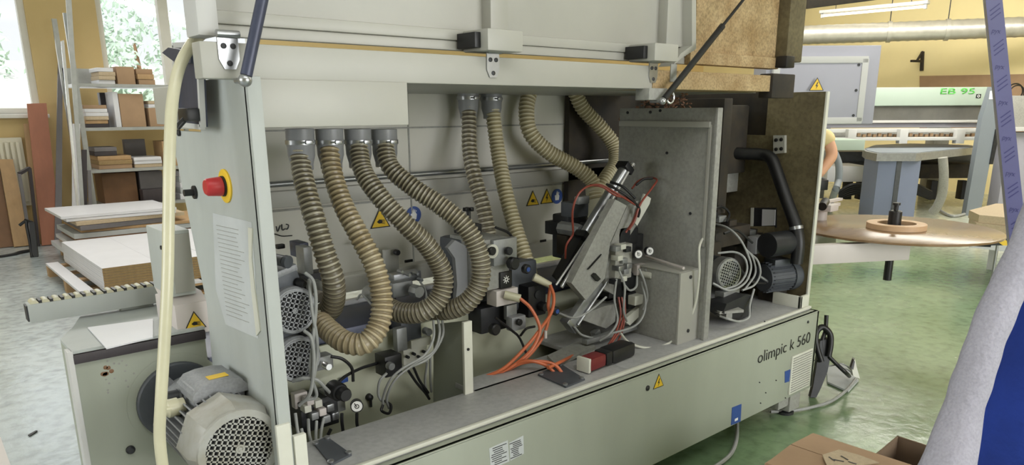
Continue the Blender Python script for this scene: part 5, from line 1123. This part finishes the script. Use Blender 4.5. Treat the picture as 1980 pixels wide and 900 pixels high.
skin_obj('body', JJ, EE, 'skin', pr)
hf = (-V - U * .5).normalized(); hcn = B(0, -.03, ZS + .235); hs2 = hf.cross(Z_).normalized()
b = MB(); head(b, hcn, hf, Z_, .23); hand(b, wrp, (wrp - elp), U, .18, .35); hand(b, JJ[10][0], JJ[10][0] - JJ[9][0], -U, .18, .35, -1); part(b, 'head_and_hands', 'skin', pr)
def ellip(b, c, sx, sy, sz, seg=20):
    m = Matrix(((hs2.x, hf.x, 0, c.x), (hs2.y, hf.y, 0, c.y), (hs2.z, hf.z, 1, c.z), (0, 0, 0, 1))) @ Matrix.Diagonal((sx, sy, sz, 1)); bmesh.ops.create_uvsphere(b.bm, u_segments=seg, v_segments=seg // 2, radius=1, matrix=m)
b = MB(); ellip(b, hcn + Z_ * .052 - hf * .022, .088, .094, .078); ellip(b, hcn - hf * .05 + Z_ * .0, .075, .055, .085); part(b, 'hair', 'hair', pr)
b = MB()
for k in (-1, 1): ellip(b, hcn + hf * .083 + hs2 * k * .031 + Z_ * .008, .011, .007, .008, 10)
part(b, 'eyes', 'white', pr); b = MB()
for k in (-1, 1): ellip(b, hcn + hf * .0885 + hs2 * k * .031 + Z_ * .008, .005, .003, .005, 8); ellip(b, hcn + hf * .084 + hs2 * k * .031 + Z_ * .026, .017, .006, .003, 8)
part(b, 'brows_and_pupils', 'hair', pr)
def loft(b, rings, n=30, wav=0.0):
    pr_ = None
    for z, rx, ry in rings:
        rg = [b.bm.verts.new(B(0, 0, z) + U * math.cos(2 * PI * k / n) * rx * (1 + wav * math.sin(k * 1.9 + z * 9)) + V * math.sin(2 * PI * k / n) * ry * (1 + wav * math.sin(k * 2.3 + z * 7))) for k in range(n)]
        if pr_:
            for k in range(n): b.face((pr_[k], pr_[(k + 1) % n], rg[(k + 1) % n], rg[k]))
        else: b.face(rg[::-1])
        pr_ = rg
    b.face(pr_)
def wob(t): return 1 + .05 * math.sin(t * 29) + .04 * math.sin(t * 61 + 1)
SL = [(2150, 322, 1.57, .062), (2105, 324, 1.52, .072), (2055, 385, 1.49, .062), (2004, 465, 1.46, .044), (1948, 560, 1.44, .033), (1913, 640, 1.42, .034), (1889, 710, 1.41, .034), (1866, 780, 1.40, .035), (1834, 900, 1.37, .046), (1824, 935, 1.36, .048)]
rl_ = [q[3] for q in SL]
def sl_r(t):
    k = min(int(t * (len(rl_) - 1)), len(rl_) - 2); f = t * (len(rl_) - 1) - k
    return (rl_[k] * (1 - f) + rl_[k + 1] * f) * (1 + (wob(t) - 1) * .5)
b = MB(); b.tube([pp_(*q[:3]) for q in SL], 1.0, 26, 10, rf=sl_r); part(b, 'sleeve', 'sleeve', pr)
b = MB(); loft(b, [(.80, .175, .13), (1.0, .165, .125), (1.14, .175, .13), (ZS - .09, .195, .125), (ZS - .01, .20, .11), (ZS + .035, .165, .09), (ZS + .06, .10, .075), (ZS + .085, .062, .062)]); part(b, 'sweatshirt', 'sleeve', pr, angle=180)
b = MB(); b.tube([B(.10, 0, ZS - .0), B(.19, 0, ZS - .015), B(.23, 0, 1.2), B(.25, 0, 1.06), B(.27, -.08, .84)], .06, 22, 10, rf=lambda t: (1.15 - .35 * t) * wob(t)); part(b, 'sleeve', 'sleeve', pr)
b = MB(); loft(b, [(.44, .27, .20), (.62, .275, .21), (.82, .25, .195), (1.0, .21, .165), (1.14, .187, .145), (ZS - .1, .172, .138), (ZS - .03, .15, .122), (ZS + .035, .115, .1), (ZS + .055, .08, .08)], wav=.004); part(b, 'work_vest', 'vest', pr, angle=180)
PP = [(B(0, 0, .85), .10), (JJ[11][0] - Z_ * .1, .09), (JJ[12][0], .08), (JJ[13][0], .07), (JJ[14][0] - Z_ * .1, .09), (JJ[15][0], .08), (JJ[16][0], .07)]
skin_obj('trousers', PP, [(0, 1), (1, 2), (2, 3), (0, 4), (4, 5), (5, 6)], 'trouser', pr)
for j in (13, 16):
    b = MB(); q = JJ[j][0]; b.cbox((q.x - V.x * .06, q.y - V.y * .06, .05), (.10, .28, .10), V, Z_, .03); part(b, 'shoe', 'black', pr)
# film-wrapped profile leaning beside that person
t0, t1 = pp_(1913, -60, 2.12), pp_(1966, 470, 2.12); dr_ = (t1 - t0).normalized(); t1 = t0 + dr_ * ((t0.z - .005) / -dr_.z)
fp = thing('wrapped_profile', 'long narrow profile in printed lilac protective film beside the person at the right', 'profile', t1)
b = MB(); b.bar(t0, t1, .041, .036, -V - U * .4, .002); part(b, 'profile_bar', 'profile_side', fp)
sdv = dr_.cross(V).normalized(); nf = -V
s_, u_, f_ = basis(dr_, -V - U * .4)
b = MB(); fo = u_ * .0185; b.prism([t0 + fo - s_ * .0205, t0 + fo + s_ * .0205, t1 + fo + s_ * .0205, t1 + fo - s_ * .0205], u_ * .0008); fm = part(b, 'protective_film', 'film', fp)
k = 0; p = 0.03; Lp = (t1 - t0).length
while p < Lp - .1:
    o = t0 + dr_ * p + fo + u_ * .0009
    if k % 2 == 0:
        rr = (dr_ * -.85 + s_ * (.5 if s_.dot(U) > 0 else -.5)).normalized(); uu = u_.cross(rr)
        b = MB()
        for j in (-1, 0, 1): cc_ = o + dr_ * .013 * j; b.bar(cc_ - s_ * .013 - dr_ * .01, cc_ + s_ * .013 + dr_ * .006, .003, .0006, u_)
        part(b, 'film_print', 'film_print', fm)
    else:
        ux = s_ if s_.dot(U) > 0 else -s_
        t = text_mb('pyx', o - ux * .014 - dr_ * -.004, (ux - dr_ * -.35).normalized(), u_.cross((ux - dr_ * -.35).normalized()), .014, .0005, width=.022); part(t, 'film_print', 'film_print', fm, flat=True)
    p += .052; k += 1

# ------------------------------------------------------------------ floor items on the right
zc = .34
A_, B_, C_ = PZ(1572, 840, zc), PZ(1742, 895, zc), PZ(1737, 843, zc)
bx_ = thing('cardboard_box', 'open brown cardboard box on the green floor at the bottom right', 'box', (*A_.lerp(B_, .5).xy, 0))
ex = (B_ - A_); ey = Vector((ex.y, -ex.x, 0)).normalized(); ex.normalize()
ey = -ey if ey.dot(C_ - A_) < 0 else ey
a0 = A_.copy(); a0.z = 0
LX, LY, T_ = .46, .16, .006
def wall_(p, q, z0=0.0, z1=zc, nm='side_wall', m='cardboard', tilt=Vector()):
    b = MB(); d = (q - p).normalized(); n_ = Vector((-d.y, d.x, 0)) * T_; b.hexa([p + Z_ * z0, q + Z_ * z0, q + n_ + Z_ * z0, p + n_ + Z_ * z0, p + Z_ * z1 + tilt, q + Z_ * z1 + tilt, q + n_ + Z_ * z1 + tilt, p + n_ + Z_ * z1 + tilt]); part(b, nm, m, bx_)
# the box lies towards the camera from the line A-B; the far flap stands up, the dark opening is behind B
near = -ey if (C_ - A_).dot(ey) > 0 else ey
c1 = a0; c2 = a0 + ex * LX; c3 = c2 + near * .34; c4 = c1 + near * .34
wall_(c1, c2); wall_(c2, c3); wall_(c3, c4); wall_(c4, c1)
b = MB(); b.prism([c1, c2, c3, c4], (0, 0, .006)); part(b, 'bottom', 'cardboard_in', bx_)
b = MB(); b.hexa([c1 + Z_ * zc, c2 + Z_ * zc, c2 + near * .17 + Z_ * (zc + .012), c1 + near * .17 + Z_ * (zc + .012), c1 + Z_ * (zc + .004), c2 + Z_ * (zc + .004), c2 + near * .17 + Z_ * (zc + .016), c1 + near * .17 + Z_ * (zc + .016)]); part(b, 'flap', 'cardboard', bx_)
b = MB(); b.hexa([c4 + Z_ * zc, c3 + Z_ * zc, c3 - near * .165 + Z_ * (zc + .012), c4 - near * .165 + Z_ * (zc + .012), c4 + Z_ * (zc + .004), c3 + Z_ * (zc + .004), c3 - near * .165 + Z_ * (zc + .016), c4 - near * .165 + Z_ * (zc + .016)]); part(b, 'flap', 'cardboard', bx_)
# second, empty box beside it
pa, pb, pc2 = PZ(1692, 879, .30), PZ(1735, 843, .30), PZ(1845, 878, .30)
p4 = pa + (pc2 - pb)
bx2 = thing('cardboard_box', 'empty cardboard box with dark inside, behind the flapped box at bottom right', 'box', ((pa.x + pc2.x) / 2, (pa.y + pc2.y) / 2, 0))
Q4 = [Vector((p.x, p.y, 0)) for p in (pa, pb, pc2, p4)]; cq = sum(Q4, Vector()) / 4
for i in range(4):
    p, q = Q4[i], Q4[(i + 1) % 4]; n_ = ((cq - (p + q) / 2)); n_ -= (q - p).normalized() * n_.dot((q - p).normalized()); n_ = n_.normalized() * .006
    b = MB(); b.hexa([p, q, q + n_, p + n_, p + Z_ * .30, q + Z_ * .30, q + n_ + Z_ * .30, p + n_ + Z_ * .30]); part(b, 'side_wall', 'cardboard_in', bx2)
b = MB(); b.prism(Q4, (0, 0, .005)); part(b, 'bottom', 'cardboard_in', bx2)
b = MB(); pk = [PZ(x, y, zc + .02) for x, y in ((1590, 882), (1622, 872), (1660, 882), (1700, 897), (1650, 905), (1600, 905))]; b.prism(pk, (0, 0, .004))
b.mi = 1
for x0, y0, x1, y1 in ((1603, 884, 1614, 892), (1611, 889, 1632, 893), (1626, 882, 1640, 890), (1640, 893, 1656, 898)): b.bar(PZ(x0, y0, zc + .0255), PZ(x1, y1, zc + .0255), .004, .001)
tag(b.build('paper_sheet', ['chip_face', 'dark']), 'crumpled cream paper with black scribbles lying on the cardboard box flap', 'paper')
# bundle of black cable hanging on a stick beside the machine foot, and the loose things on the floor
bs = PZ(1590, 770, 0)
dB = (bs - CAM).dot(ray(1590, 770)) ; DB = bs.x * RX.z + bs.y * RY.z + (bs.z - 1.5) * RZ.z
hs = thing('cable_bundle', 'black strap and looped black cable standing at the infeed end of the machine base', 'cable', bs)
q = [PD(x, y, DB) for x, y in ((1586, 660), (1603, 655), (1606, 690), (1600, 720), (1588, 750), (1578, 775), (1566, 779), (1572, 750), (1578, 715), (1582, 685))]
q[5].z = max(q[5].z, .004); q[6].z = max(q[6].z, .004)
b = MB(); b.prism(q, V * .03); part(b, 'strap', 'dark', hs)
b = MB(); b.tube([PD(x, y, DB - .01) for x, y in ((1588, 700), (1579, 670), (1578, 645), (1590, 633), (1604, 645), (1606, 665), (1602, 690))], .016, 12, 8); b.tube([PD(x, y, DB + .01) for x, y in ((1592, 690), (1590, 660), (1596, 640), (1598, 610))], .011, 10, 6); part(b, 'cable_loop', 'black', hs)
b = MB(); b.tube([PD(x, y, DB) for x, y in ((1603, 690), (1618, 705), (1636, 722))] + [PZ(1642, 728, .03)], .011, 10, 6); part(b, 'cable_tail', 'black', hs)
b = MB(); b.prism([PZ(x, y, .004) for x, y in ((1598, 712), (1630, 706), (1660, 738), (1640, 760), (1600, 742))], (0, 0, .01)); o = b.build('floor_mat', 'paper'); tag(o, 'scuffed pale paper sheet on the floor beside the black cable bundle', 'paper')
b = MB(); b.tube([PZ(x, y, .012) for x, y in ((1490, 797), (1530, 795), (1570, 788), (1610, 775), (1640, 752), (1655, 733))], .008, 8, 8); tag(b.build('floor_cable', 'cable_grey'), 'pale grey cable curving over the green floor from the machine foot', 'cable')
b = MB(); b.tube([PZ(x, y, .014) for x, y in ((1425, 815), (1424, 850), (1412, 880), (1380, 905), (1350, 920))], .009, 8, 8); tag(b.build('floor_cable', 'cable_grey'), 'grey cable running out from under the machine base onto the floor', 'cable')
pl = thing('plug_connector', 'white and black plug end lying upright at the end of the black cable', 'plug', PZ(1655, 735, 0))
b = MB(); a = PZ(1656, 736, .0); b.prism([PD(x, y, DB * 1.0) for x, y in ((1647, 712), (1653, 694), (1657, 712), (1663, 733), (1650, 728))], V * .03); part(b, 'plug_body', 'edge', pl); b = MB(); b.prism([PD(x, y, DB - .01) for x, y in ((1646, 712), (1651, 696), (1653, 700), (1650, 716))], V * .02); part(b, 'plug_grip', 'black', pl)
for k, pts in enumerate((((1624, 710), (1630, 713), (1640, 716), (1652, 726)), ((1624, 703), (1630, 705), (1640, 710), (1650, 720)), ((1570, 694), (1580, 700), (1600, 708), (1622, 705)))):
    b = MB(); b.tube([PD(x, y, DB + .02) for x, y in pts], .004, 6, 6); part(b, 'thin_wire', 'cable_grey', pl if k < 2 else hs)
# loose hand tool on the deck
dt = thing('power_tool', 'red and black hand tool lying on the machine deck by the orange cables', 'tool', PZ(1170, 700, ZD))
a, e = PZ(1128, 702, ZD + .04), PZ(1215, 668, ZD + .04)
a.z = e.z = ZD + .032
b = MB(); m_ = a.lerp(e, .36); b.bar(a, m_, .062, .05, None, .012); part(b, 'red_body', 'red_dark', dt)
b = MB(); b.bar(m_, a.lerp(e, .5), .066, .054, None, .01); b.bar(a.lerp(e, .48), e, .075, .058, None, .016); b.lathe(e, e - a, [(0, .02), (.02, .018), (.024, .01)], 14); part(b, 'black_grip', 'black', dt)
b = MB(); b.bar(a - (e - a).normalized() * .004, a + (e - a).normalized() * .010, .060, .056, None, .004); part(b, 'white_band', 'edge', dt)

# ------------------------------------------------------------------ storage side: rack, boards, stacks
# wide shelf rack by the windows
ZSH = []
YK0, YK1 = 9.55, 10.2
rk = thing('shelf_rack', 'galvanised shelf rack loaded with board offcuts under the right window', 'rack', (PY(250, 300, 9.9).x, 9.9, 0))
xk0, xk1 = PY(160, 250, YK0).x, PY(352, 250, YK0).x + .25
for x in (xk0, xk1):
    for y in (YK0, YK1):
        top = 2.55 if x == xk0 else 1.85
        b = MB(); b.box((x - .025, y - .02, 0), (x + .025, y + .02, top)); part(b, 'upright', 'rack', rk)
for py_ in (163, 246, 326, 395):
    z = PY(250, py_, YK0).z; ZSH.append(z); b = MB(); b.box((xk0, YK0, z - .035), (xk1, YK1, z)); part(b, 'shelf', 'rack', rk)
b = MB(); z = ZSH[0]; b.box((xk0, YK1 - .02, z), (PY(205, 150, YK1).x, YK1, z + .19)); part(b, 'shelf_back', 'rack', rk)
def item(kind, label, cat, mat_, px0, px1, shelf, h, y0, dy, n=1, group='offcuts on the shelf rack', stem=None, lift=0, rot=0):
    """n boards or boxes stacked on a shelf between two picture columns"""
    x0, x1 = PY(px0, 240, YK0).x, PY(px1, 240, YK0).x; z = ZSH[shelf] + lift
    for k in range(n):
        j = RND.uniform(-.01, .01); b = MB(); b.box((x0 + j, y0 + RND.uniform(0, .03), z + h * k + .001), (x1 + j, y0 + dy, z + h * (k + 1) - .001), .002)
        ms = mat_ if isinstance(mat_, str) else mat_[k % len(mat_)]
        lb = label if n == 1 else label.replace('#', ORD[k] if k < n - 1 else 'topmost')
        tag(b.build(kind, ms), lb, cat, group)
    return z + h * n
ORD = ['lowest', 'second from the bottom', 'third from the bottom', 'fourth from the bottom', 'fifth from the bottom', 'sixth from the bottom', 'seventh from the bottom']
item('board_offcut', '# white offcut in the left pile on the top rack shelf', 'board', ['white_board', 'chip_face', 'chip_face', 'white_board'], 206, 237, 0, .045, 9.6, .4, 4)
item('cardboard_box', 'long low cardboard box in the middle of the top rack shelf', 'box', 'cardboard', 241, 275, 0, .2, 9.62, .45)
item('board_offcut', '# brown offcut in the right pile on the top rack shelf', 'board', ['cardboard', 'board_wood', 'cardboard'], 281, 312, 0, .06, 9.6, .45, 3)
item('board_offcut', '# pale offcut in the left pile on the second rack shelf', 'board', ['board_dark', 'board_wood', 'chip_face', 'white_board', 'white_board', 'cardboard'], 170, 214, 1, .042, 9.6, .4, 6)
item('cardboard_box', 'black flat box standing behind boxes on the second rack shelf', 'box', 'board_dark', 219, 232, 1, .40, 10.02, .14)
item('cardboard_box', 'white end carton standing on the second rack shelf', 'box', 'white_board', 228, 238, 1, .40, 9.62, .35)
item('cardboard_box', 'tall brown carton on the second rack shelf', 'box', 'cardboard', 241, 288, 1, .38, 9.62, .4)
item('cardboard_box', 'short brown carton at the right of the second rack shelf', 'box', 'cardboard', 294, 322, 1, .22, 9.62, .4); 
item('board_offcut', '# thin offcut lying on the short carton of the second rack shelf', 'board', ['white_board', 'chip_face'], 294, 322, 1, .04, 9.62, .4, 2, lift=.222)
item('board_offcut', '# offcut in the left pile on the third rack shelf', 'board', ['cardboard', 'chip_edge', 'board_wood'], 181, 247, 2, .05, 9.6, .45, 3)
item('board_offcut', '# dark offcut lying on the left pile of the third rack shelf', 'board', ['board_dark', 'board_grey'], 178, 222, 2, .05, 9.62, .35, 2, lift=.152)
item('board_offcut', '# slipped white offcut in the middle of the third rack shelf', 'board', ['chip_face', 'white_board', 'white_board'], 254, 308, 2, .04, 9.6, .4, 3)
item('cardboard_box', 'grey brown carton behind the white offcuts on the third rack shelf', 'box', 'board_grey', 258, 300, 2, .32, 10.04, .12)
item('cardboard_box', 'brown carton at the right end of the third rack shelf', 'box', 'board_wood', 314, 346, 2, .3, 9.62, .4)
item('cardboard_box', 'wide dull brown carton on the lowest rack shelf', 'box', 'board_brown', 190, 258, 3, .36, 9.72, .4)
item('cardboard_box', 'grey fluted carton beside the dull brown carton on the lowest rack shelf', 'box', 'board_grey', 264, 310, 3, .36, 9.72, .4)
item('plastic_tray', 'dark plastic tray on the lowest rack shelf', 'tray', 'board_dark', 256, 318, 3, .16, 9.52, .15)
item('board_offcut', '# pale sheet at the right end of the lowest rack shelf', 'board', ['white_board', 'paper', 'white_board', 'paper', 'white_board'], 336, 362, 3, .07, 9.6, .4, 5)

# boards leaning at the wall
def lean(name, label, m, pts, Y0, Y1, th, cat='board', group=None):
    """pts: four picture corners, bottom-left, bottom-right, top-right, top-left; bottom at Y0 on the floor, top at Y1"""
    bl = PY(*pts[0], Y0); br = PY(*pts[1], Y0); bl.z = br.z = 0.0
    tr = PY(*pts[2], Y1); tl = PY(*pts[3], Y1); n_ = (br - bl).cross(tl - bl).normalized() * th
    if n_.y < 0: n_ = -n_
    b = MB(); b.prism([bl, br, tr, tl], n_); v0 = min(v.co.z for v in b.bm.verts)
    for v in b.bm.verts: v.co.z -= v0
    return tag(b.build(name, m), label, cat, group)
lean('leaning_board', 'light beech board leaning against the wall at the far left', 'board_wood', ((26, 470), (60, 468), (25, 310), (-2, 310)), 9.95, 10.32, .03)
lean('leaning_board', 'brown board at the left edge, behind the light beech board', 'board_brown', ((-30, 474), (26, 472), (-2, 322), (-40, 322)), 10.02, 10.345, .02)
lean('leaning_board', 'tall red cherry board leaning under the window corner', 'board_red', ((78, 455), (116, 453), (90, 201), (52, 202)), 9.85, 10.32, .03)
lean('leaning_board', 'narrow beech board showing left of the red cherry board', 'board_wood', ((70, 458), (80, 457), (60, 240), (45, 240)), 10.0, 10.36, .01)
lean('leaning_board', 'very tall dark panel leaning beside the rack upright', 'board_grey', ((98, 430), (112, 430), (122, 82), (113, 86)), 9.75, 10.44, .03)
lean('leaning_board', 'short white board leaning against the rack upright', 'white_board', ((131, 430), (148, 430), (155, 240), (140, 240)), 9.3, 9.47, .03)
lean('leaning_board', 'dark brown board leaning right of the short white board', 'board_dark', ((150, 430), (162, 430), (168, 290), (158, 290)), 9.36, 9.48, .02)
lean('leaning_board', 'narrow grey board leaning at the left rack foot', 'board_grey', ((167, 430), (174, 430), (176, 330), (169, 330)), 9.36, 9.48, .02)
lean('leaning_profile', 'bright metal profile leaning against the rack upright', 'chrome', ((146, 420), (151, 420), (124, 78), (118, 80)), 9.2, 9.50, .02, 'profile')
lean('leaning_profile', 'second metal profile, longer, leaning right of the bright one', 'rack', ((154, 430), (160, 430), (137, -20), (126, -20)), 9.20, 9.46, .02, 'profile')
# dark easel-like frame and the thin rod stand in front of the boards
fr = thing('leaning_trestle', 'dark narrow trestle leaning in front of the red cherry board', 'trestle', PZ(68, 470, 0))
a, e = PZ(74, 476, 0), PY(57, 325, 9.85); b = MB(); b.bar(a, e, .07, .03); part(b, 'frame_post', 'board_dark', fr)
a2 = PZ(60, 478, 0); e2 = PY(37, 336, 9.8); b = MB(); b.bar(a2, e2, .05, .03); part(b, 'frame_post', 'board_grey', fr); b = MB(); b.bar(e, e2, .05, .03); part(b, 'frame_bar', 'board_dark', fr)
sr = thing('rod_stand', 'thin bent black rod stand on the grey floor before the boards', 'stand', PZ(68, 497, 0))
dq = PZ(68, 497, 0); dd = dq.x * RX.z + dq.y * RY.z + (dq.z - 1.5) * RZ.z
b = MB(); p = [PZ(62, 498, .0), PD(58, 470, dd), PD(52, 440, dd), PD(50, 428, dd), PD(38, 436, dd)]; b.tube(p, .016, 8, 4); part(b, 'thin_rod', 'dark', sr)
b = MB(); b.bar(PZ(69, 497, 0), PD(62, 430, dd), .05, .04); b.bar(PD(62, 430, dd), PD(48, 425, dd), .02, .02); part(b, 'post', 'black', sr)
b = MB(); b.tube([PZ(66, 484, .01), PZ(40, 488, .02), PZ(25, 493, .01), PZ(0, 497, .01)], .018, 8, 5); tag(b.build('floor_cable', 'cable_black'), 'black cable trailing over the floor left of the rod stand', 'cable')
tag(MB().prism([PZ(x, y, .002) for x, y in ((54, 843), (58, 845), (73, 835), (70, 834))], (0, 0, .004)).build('wood_splinter', 'dark'), 'small dark splinter lying on the bare grey floor at left', 'splinter')

# pallets with stacks
def pallet(base, ux, uy, lx, ly, label, z=0.0, h=.12):
    o3 = lambda u, v, w_: base + ux * u + uy * v + Vector((0, 0, z + w_))
    t = thing('pallet', label, 'pallet', base + ux * lx / 2 + uy * ly / 2)
    def bx(u0, v0, u1, v1, z0, z1, nm, m):
        b = MB(); b.hexa([o3(u0, v0, z0), o3(u1, v0, z0), o3(u1, v1, z0), o3(u0, v1, z0), o3(u0, v0, z1), o3(u1, v0, z1), o3(u1, v1, z1), o3(u0, v1, z1)]); part(b, nm, m, t)
    for k in range(3): v = (ly - .1) * k / 2; bx(0, v, lx, v + .1, 0, .018, 'bottom_board', 'board_wood')
    for i in range(3):
        for k in range(3): bx((lx - .12) * i / 2, (ly - .1) * k / 2, (lx - .12) * i / 2 + .12, (ly - .1) * k / 2 + .1, .018, h - .04, 'block', 'board_wood')
    for k in range(3): v = (ly - .1) * k / 2; bx(0, v, lx, v + .1, h - .04, h - .02, 'stringer', 'board_wood')
    n = 7
    for k in range(n): u = (lx - .1) * k / (n - 1); bx(u, 0, u + .1, ly, h - .02, h, 'deck_board', 'white_board')
    return t
zp_, hs_ = .12, .19
A = PZ(203, 565, zp_); Bk = PZ(118, 468, zp_ + .19); Bk.z = zp_          # near corner and far-left corner of the block stack
uy = (Bk - A); uy.z = 0; ly = uy.length; uy.normalize(); ux = Vector((uy.y, -uy.x, 0)); ux = ux if ux.x > 0 else -ux
pallet(Vector((A.x, A.y, 0)) - ux * .15 - uy * .1, ux, uy, 1.25, ly + .12, 'whitewashed wooden pallet under the block of white-topped boards')
nl = 9
for i in range(3):
    for k in range(nl):
        z0 = zp_ + hs_ * k / nl; w3 = .40; u0 = i * (w3 + .004) + RND.uniform(0, .004); b = MB(); b.mi = 0
        o3 = lambda u, v, w_: A + ux * u + uy * v + Vector((0, 0, w_ - zp_))
        c = [o3(u0, 0, z0), o3(u0 + w3, 0, z0), o3(u0 + w3, ly, z0), o3(u0, ly, z0), o3(u0, 0, z0 + hs_ / nl - .0015), o3(u0 + w3, 0, z0 + hs_ / nl - .0015), o3(u0 + w3, ly, z0 + hs_ / nl - .0015), o3(u0, ly, z0 + hs_ / nl - .0015)]
        b.hexa(c)
        for f in b.bm.faces:
            f.normal_update(); f.material_index = 1 if abs(f.normal.dot(uy)) > .7 else 0
        col = ('left', 'middle', 'right')[i]; lev = ('lowest', 'second from the bottom', 'third from the bottom', 'fourth from the bottom', 'fifth from the bottom', 'sixth from the bottom', 'seventh from the bottom', 'eighth from the bottom', 'topmost')[k]
        tag(b.build('white_board', ['white_board', 'chip_edge']), '%s board, %s column of the white-topped block' % (lev, col), 'board', 'boards stacked on the near pallet')
# heap of white and brown panels behind
zs0 = .16
HB = PZ(100, 505, .0); 
hp = [PZ(x, y, .12) for x, y in ((88, 478), (90, 470), (330, 470), (330, 480))]
bl, br_ = Vector((1.36, 8.16, .12)), Vector((2.80, 8.16, .12))
uxh = (br_ - bl); uxh.z = 0; lx = uxh.length; uxh.normalize(); uyh = Vector((-uxh.y, uxh.x, 0))
pallet(Vector((bl.x, bl.y, 0)), uxh, uyh, lx, .95, 'wooden pallet under the untidy heap of white and brown panels')
z = .121
specs = [('white_board', 'white_board', .05, -.05, .75, 'lowest white panel, sticking out at the left of the heap'), ('brown_board', 'board_wood', .035, 0, 1, 'lowest brown panel of the heap behind the near pallet'), ('white_board', 'white_board', .04, -.02, .95, 'second white panel from the bottom of the heap'),
         ('brown_board', 'board_brown', .04, .02, .98, 'dark brown panel in the middle of the heap'), ('white_board', 'paper', .05, .0, .9, 'grey-white panel in the middle of the heap'), ('brown_board', 'board_wood', .03, .05, 1.0, 'wide light brown panel near the top of the heap'), ('brown_board', 'board_grey', .05, .04, .55, 'short grey panel lying on the wide light brown panel'), ('brown_board', 'chip_face', .04, .02, .72, 'pale chipboard panel under the white top panels of the heap'), ('white_board', 'white_board', .03, -.03, .70, 'white panel just under the top panel of the heap'), ('white_board', 'white_board', .03, -.06, .74, 'topmost bent white panel of the heap')]
for nm, m, h, off, fr_, lb in specs:
    b = MB(); o3 = lambda u, v, w_: Vector((bl.x, bl.y, 0)) + uxh * u + uyh * v + Vector((0, 0, w_)); u0 = lx * off; u1 = u0 + lx * fr_; r = RND.uniform(-.04, .04)
    k = h * 1.02
    b.hexa([o3(u0, .02 + r, z), o3(u1, .02 - r, z), o3(u1, 0.9 - r, z), o3(u0, 0.9 + r, z), o3(u0, .02 + r, z + k - .004), o3(u1, .02 - r, z + k - .004), o3(u1, 0.9 - r, z + k - .004), o3(u0, 0.9 + r, z + k - .004)])
    tag(b.build(nm, m), lb, 'board', 'panels heaped behind the near pallet'); z += k
# small wooden block and dark mat on the floor under the roller rail
b = MB(); q = [PZ(x, y, .0) for x, y in ((186, 622), (222, 616), (216, 602), (184, 608))]; b.prism(q, (0, 0, .07)); tag(b.build('wood_block', 'board_wood'), 'small light wood block on the floor under the roller rail', 'block')
b = MB(); q = [PZ(x, y, .0) for x, y in ((188, 632), (250, 622), (250, 596), (222, 600))]; b.prism(q, (0, 0, .015)); tag(b.build('floor_tray', 'dirt'), 'dark flat tray on the floor under the roller rail', 'tray')
# loose white sheet on the end cabinet, pinkish box corner at the lower left
zt9 = zp + .0095
b = MB(); q = [PZ(x, y, zt9) for x, y in ((170, 636), (206, 676), (296, 655), (296, 619))]; b.prism(q, (0, 0, .004)); tag(b.build('loose_sheet', 'white_board'), 'thin white sheet lying on top of the end cabinet', 'sheet')
pz = PD(8, 870, 1.6)
b = MB(); q = [PD(x, y, 1.6) for x, y in ((-60, 830), (1, 846), (22, 900), (-60, 900))]; b.prism([Vector((p.x, p.y, q[1].z)) for p in (q[1], PD(22, 900, 1.45), PD(-120, 900, 1.4), PD(-120, 846, 1.65))], (0, 0, -q[1].z)); tag(b.build('cardboard_box', 'bracket'), 'corner of a pinkish carton at the bottom left edge', 'box')
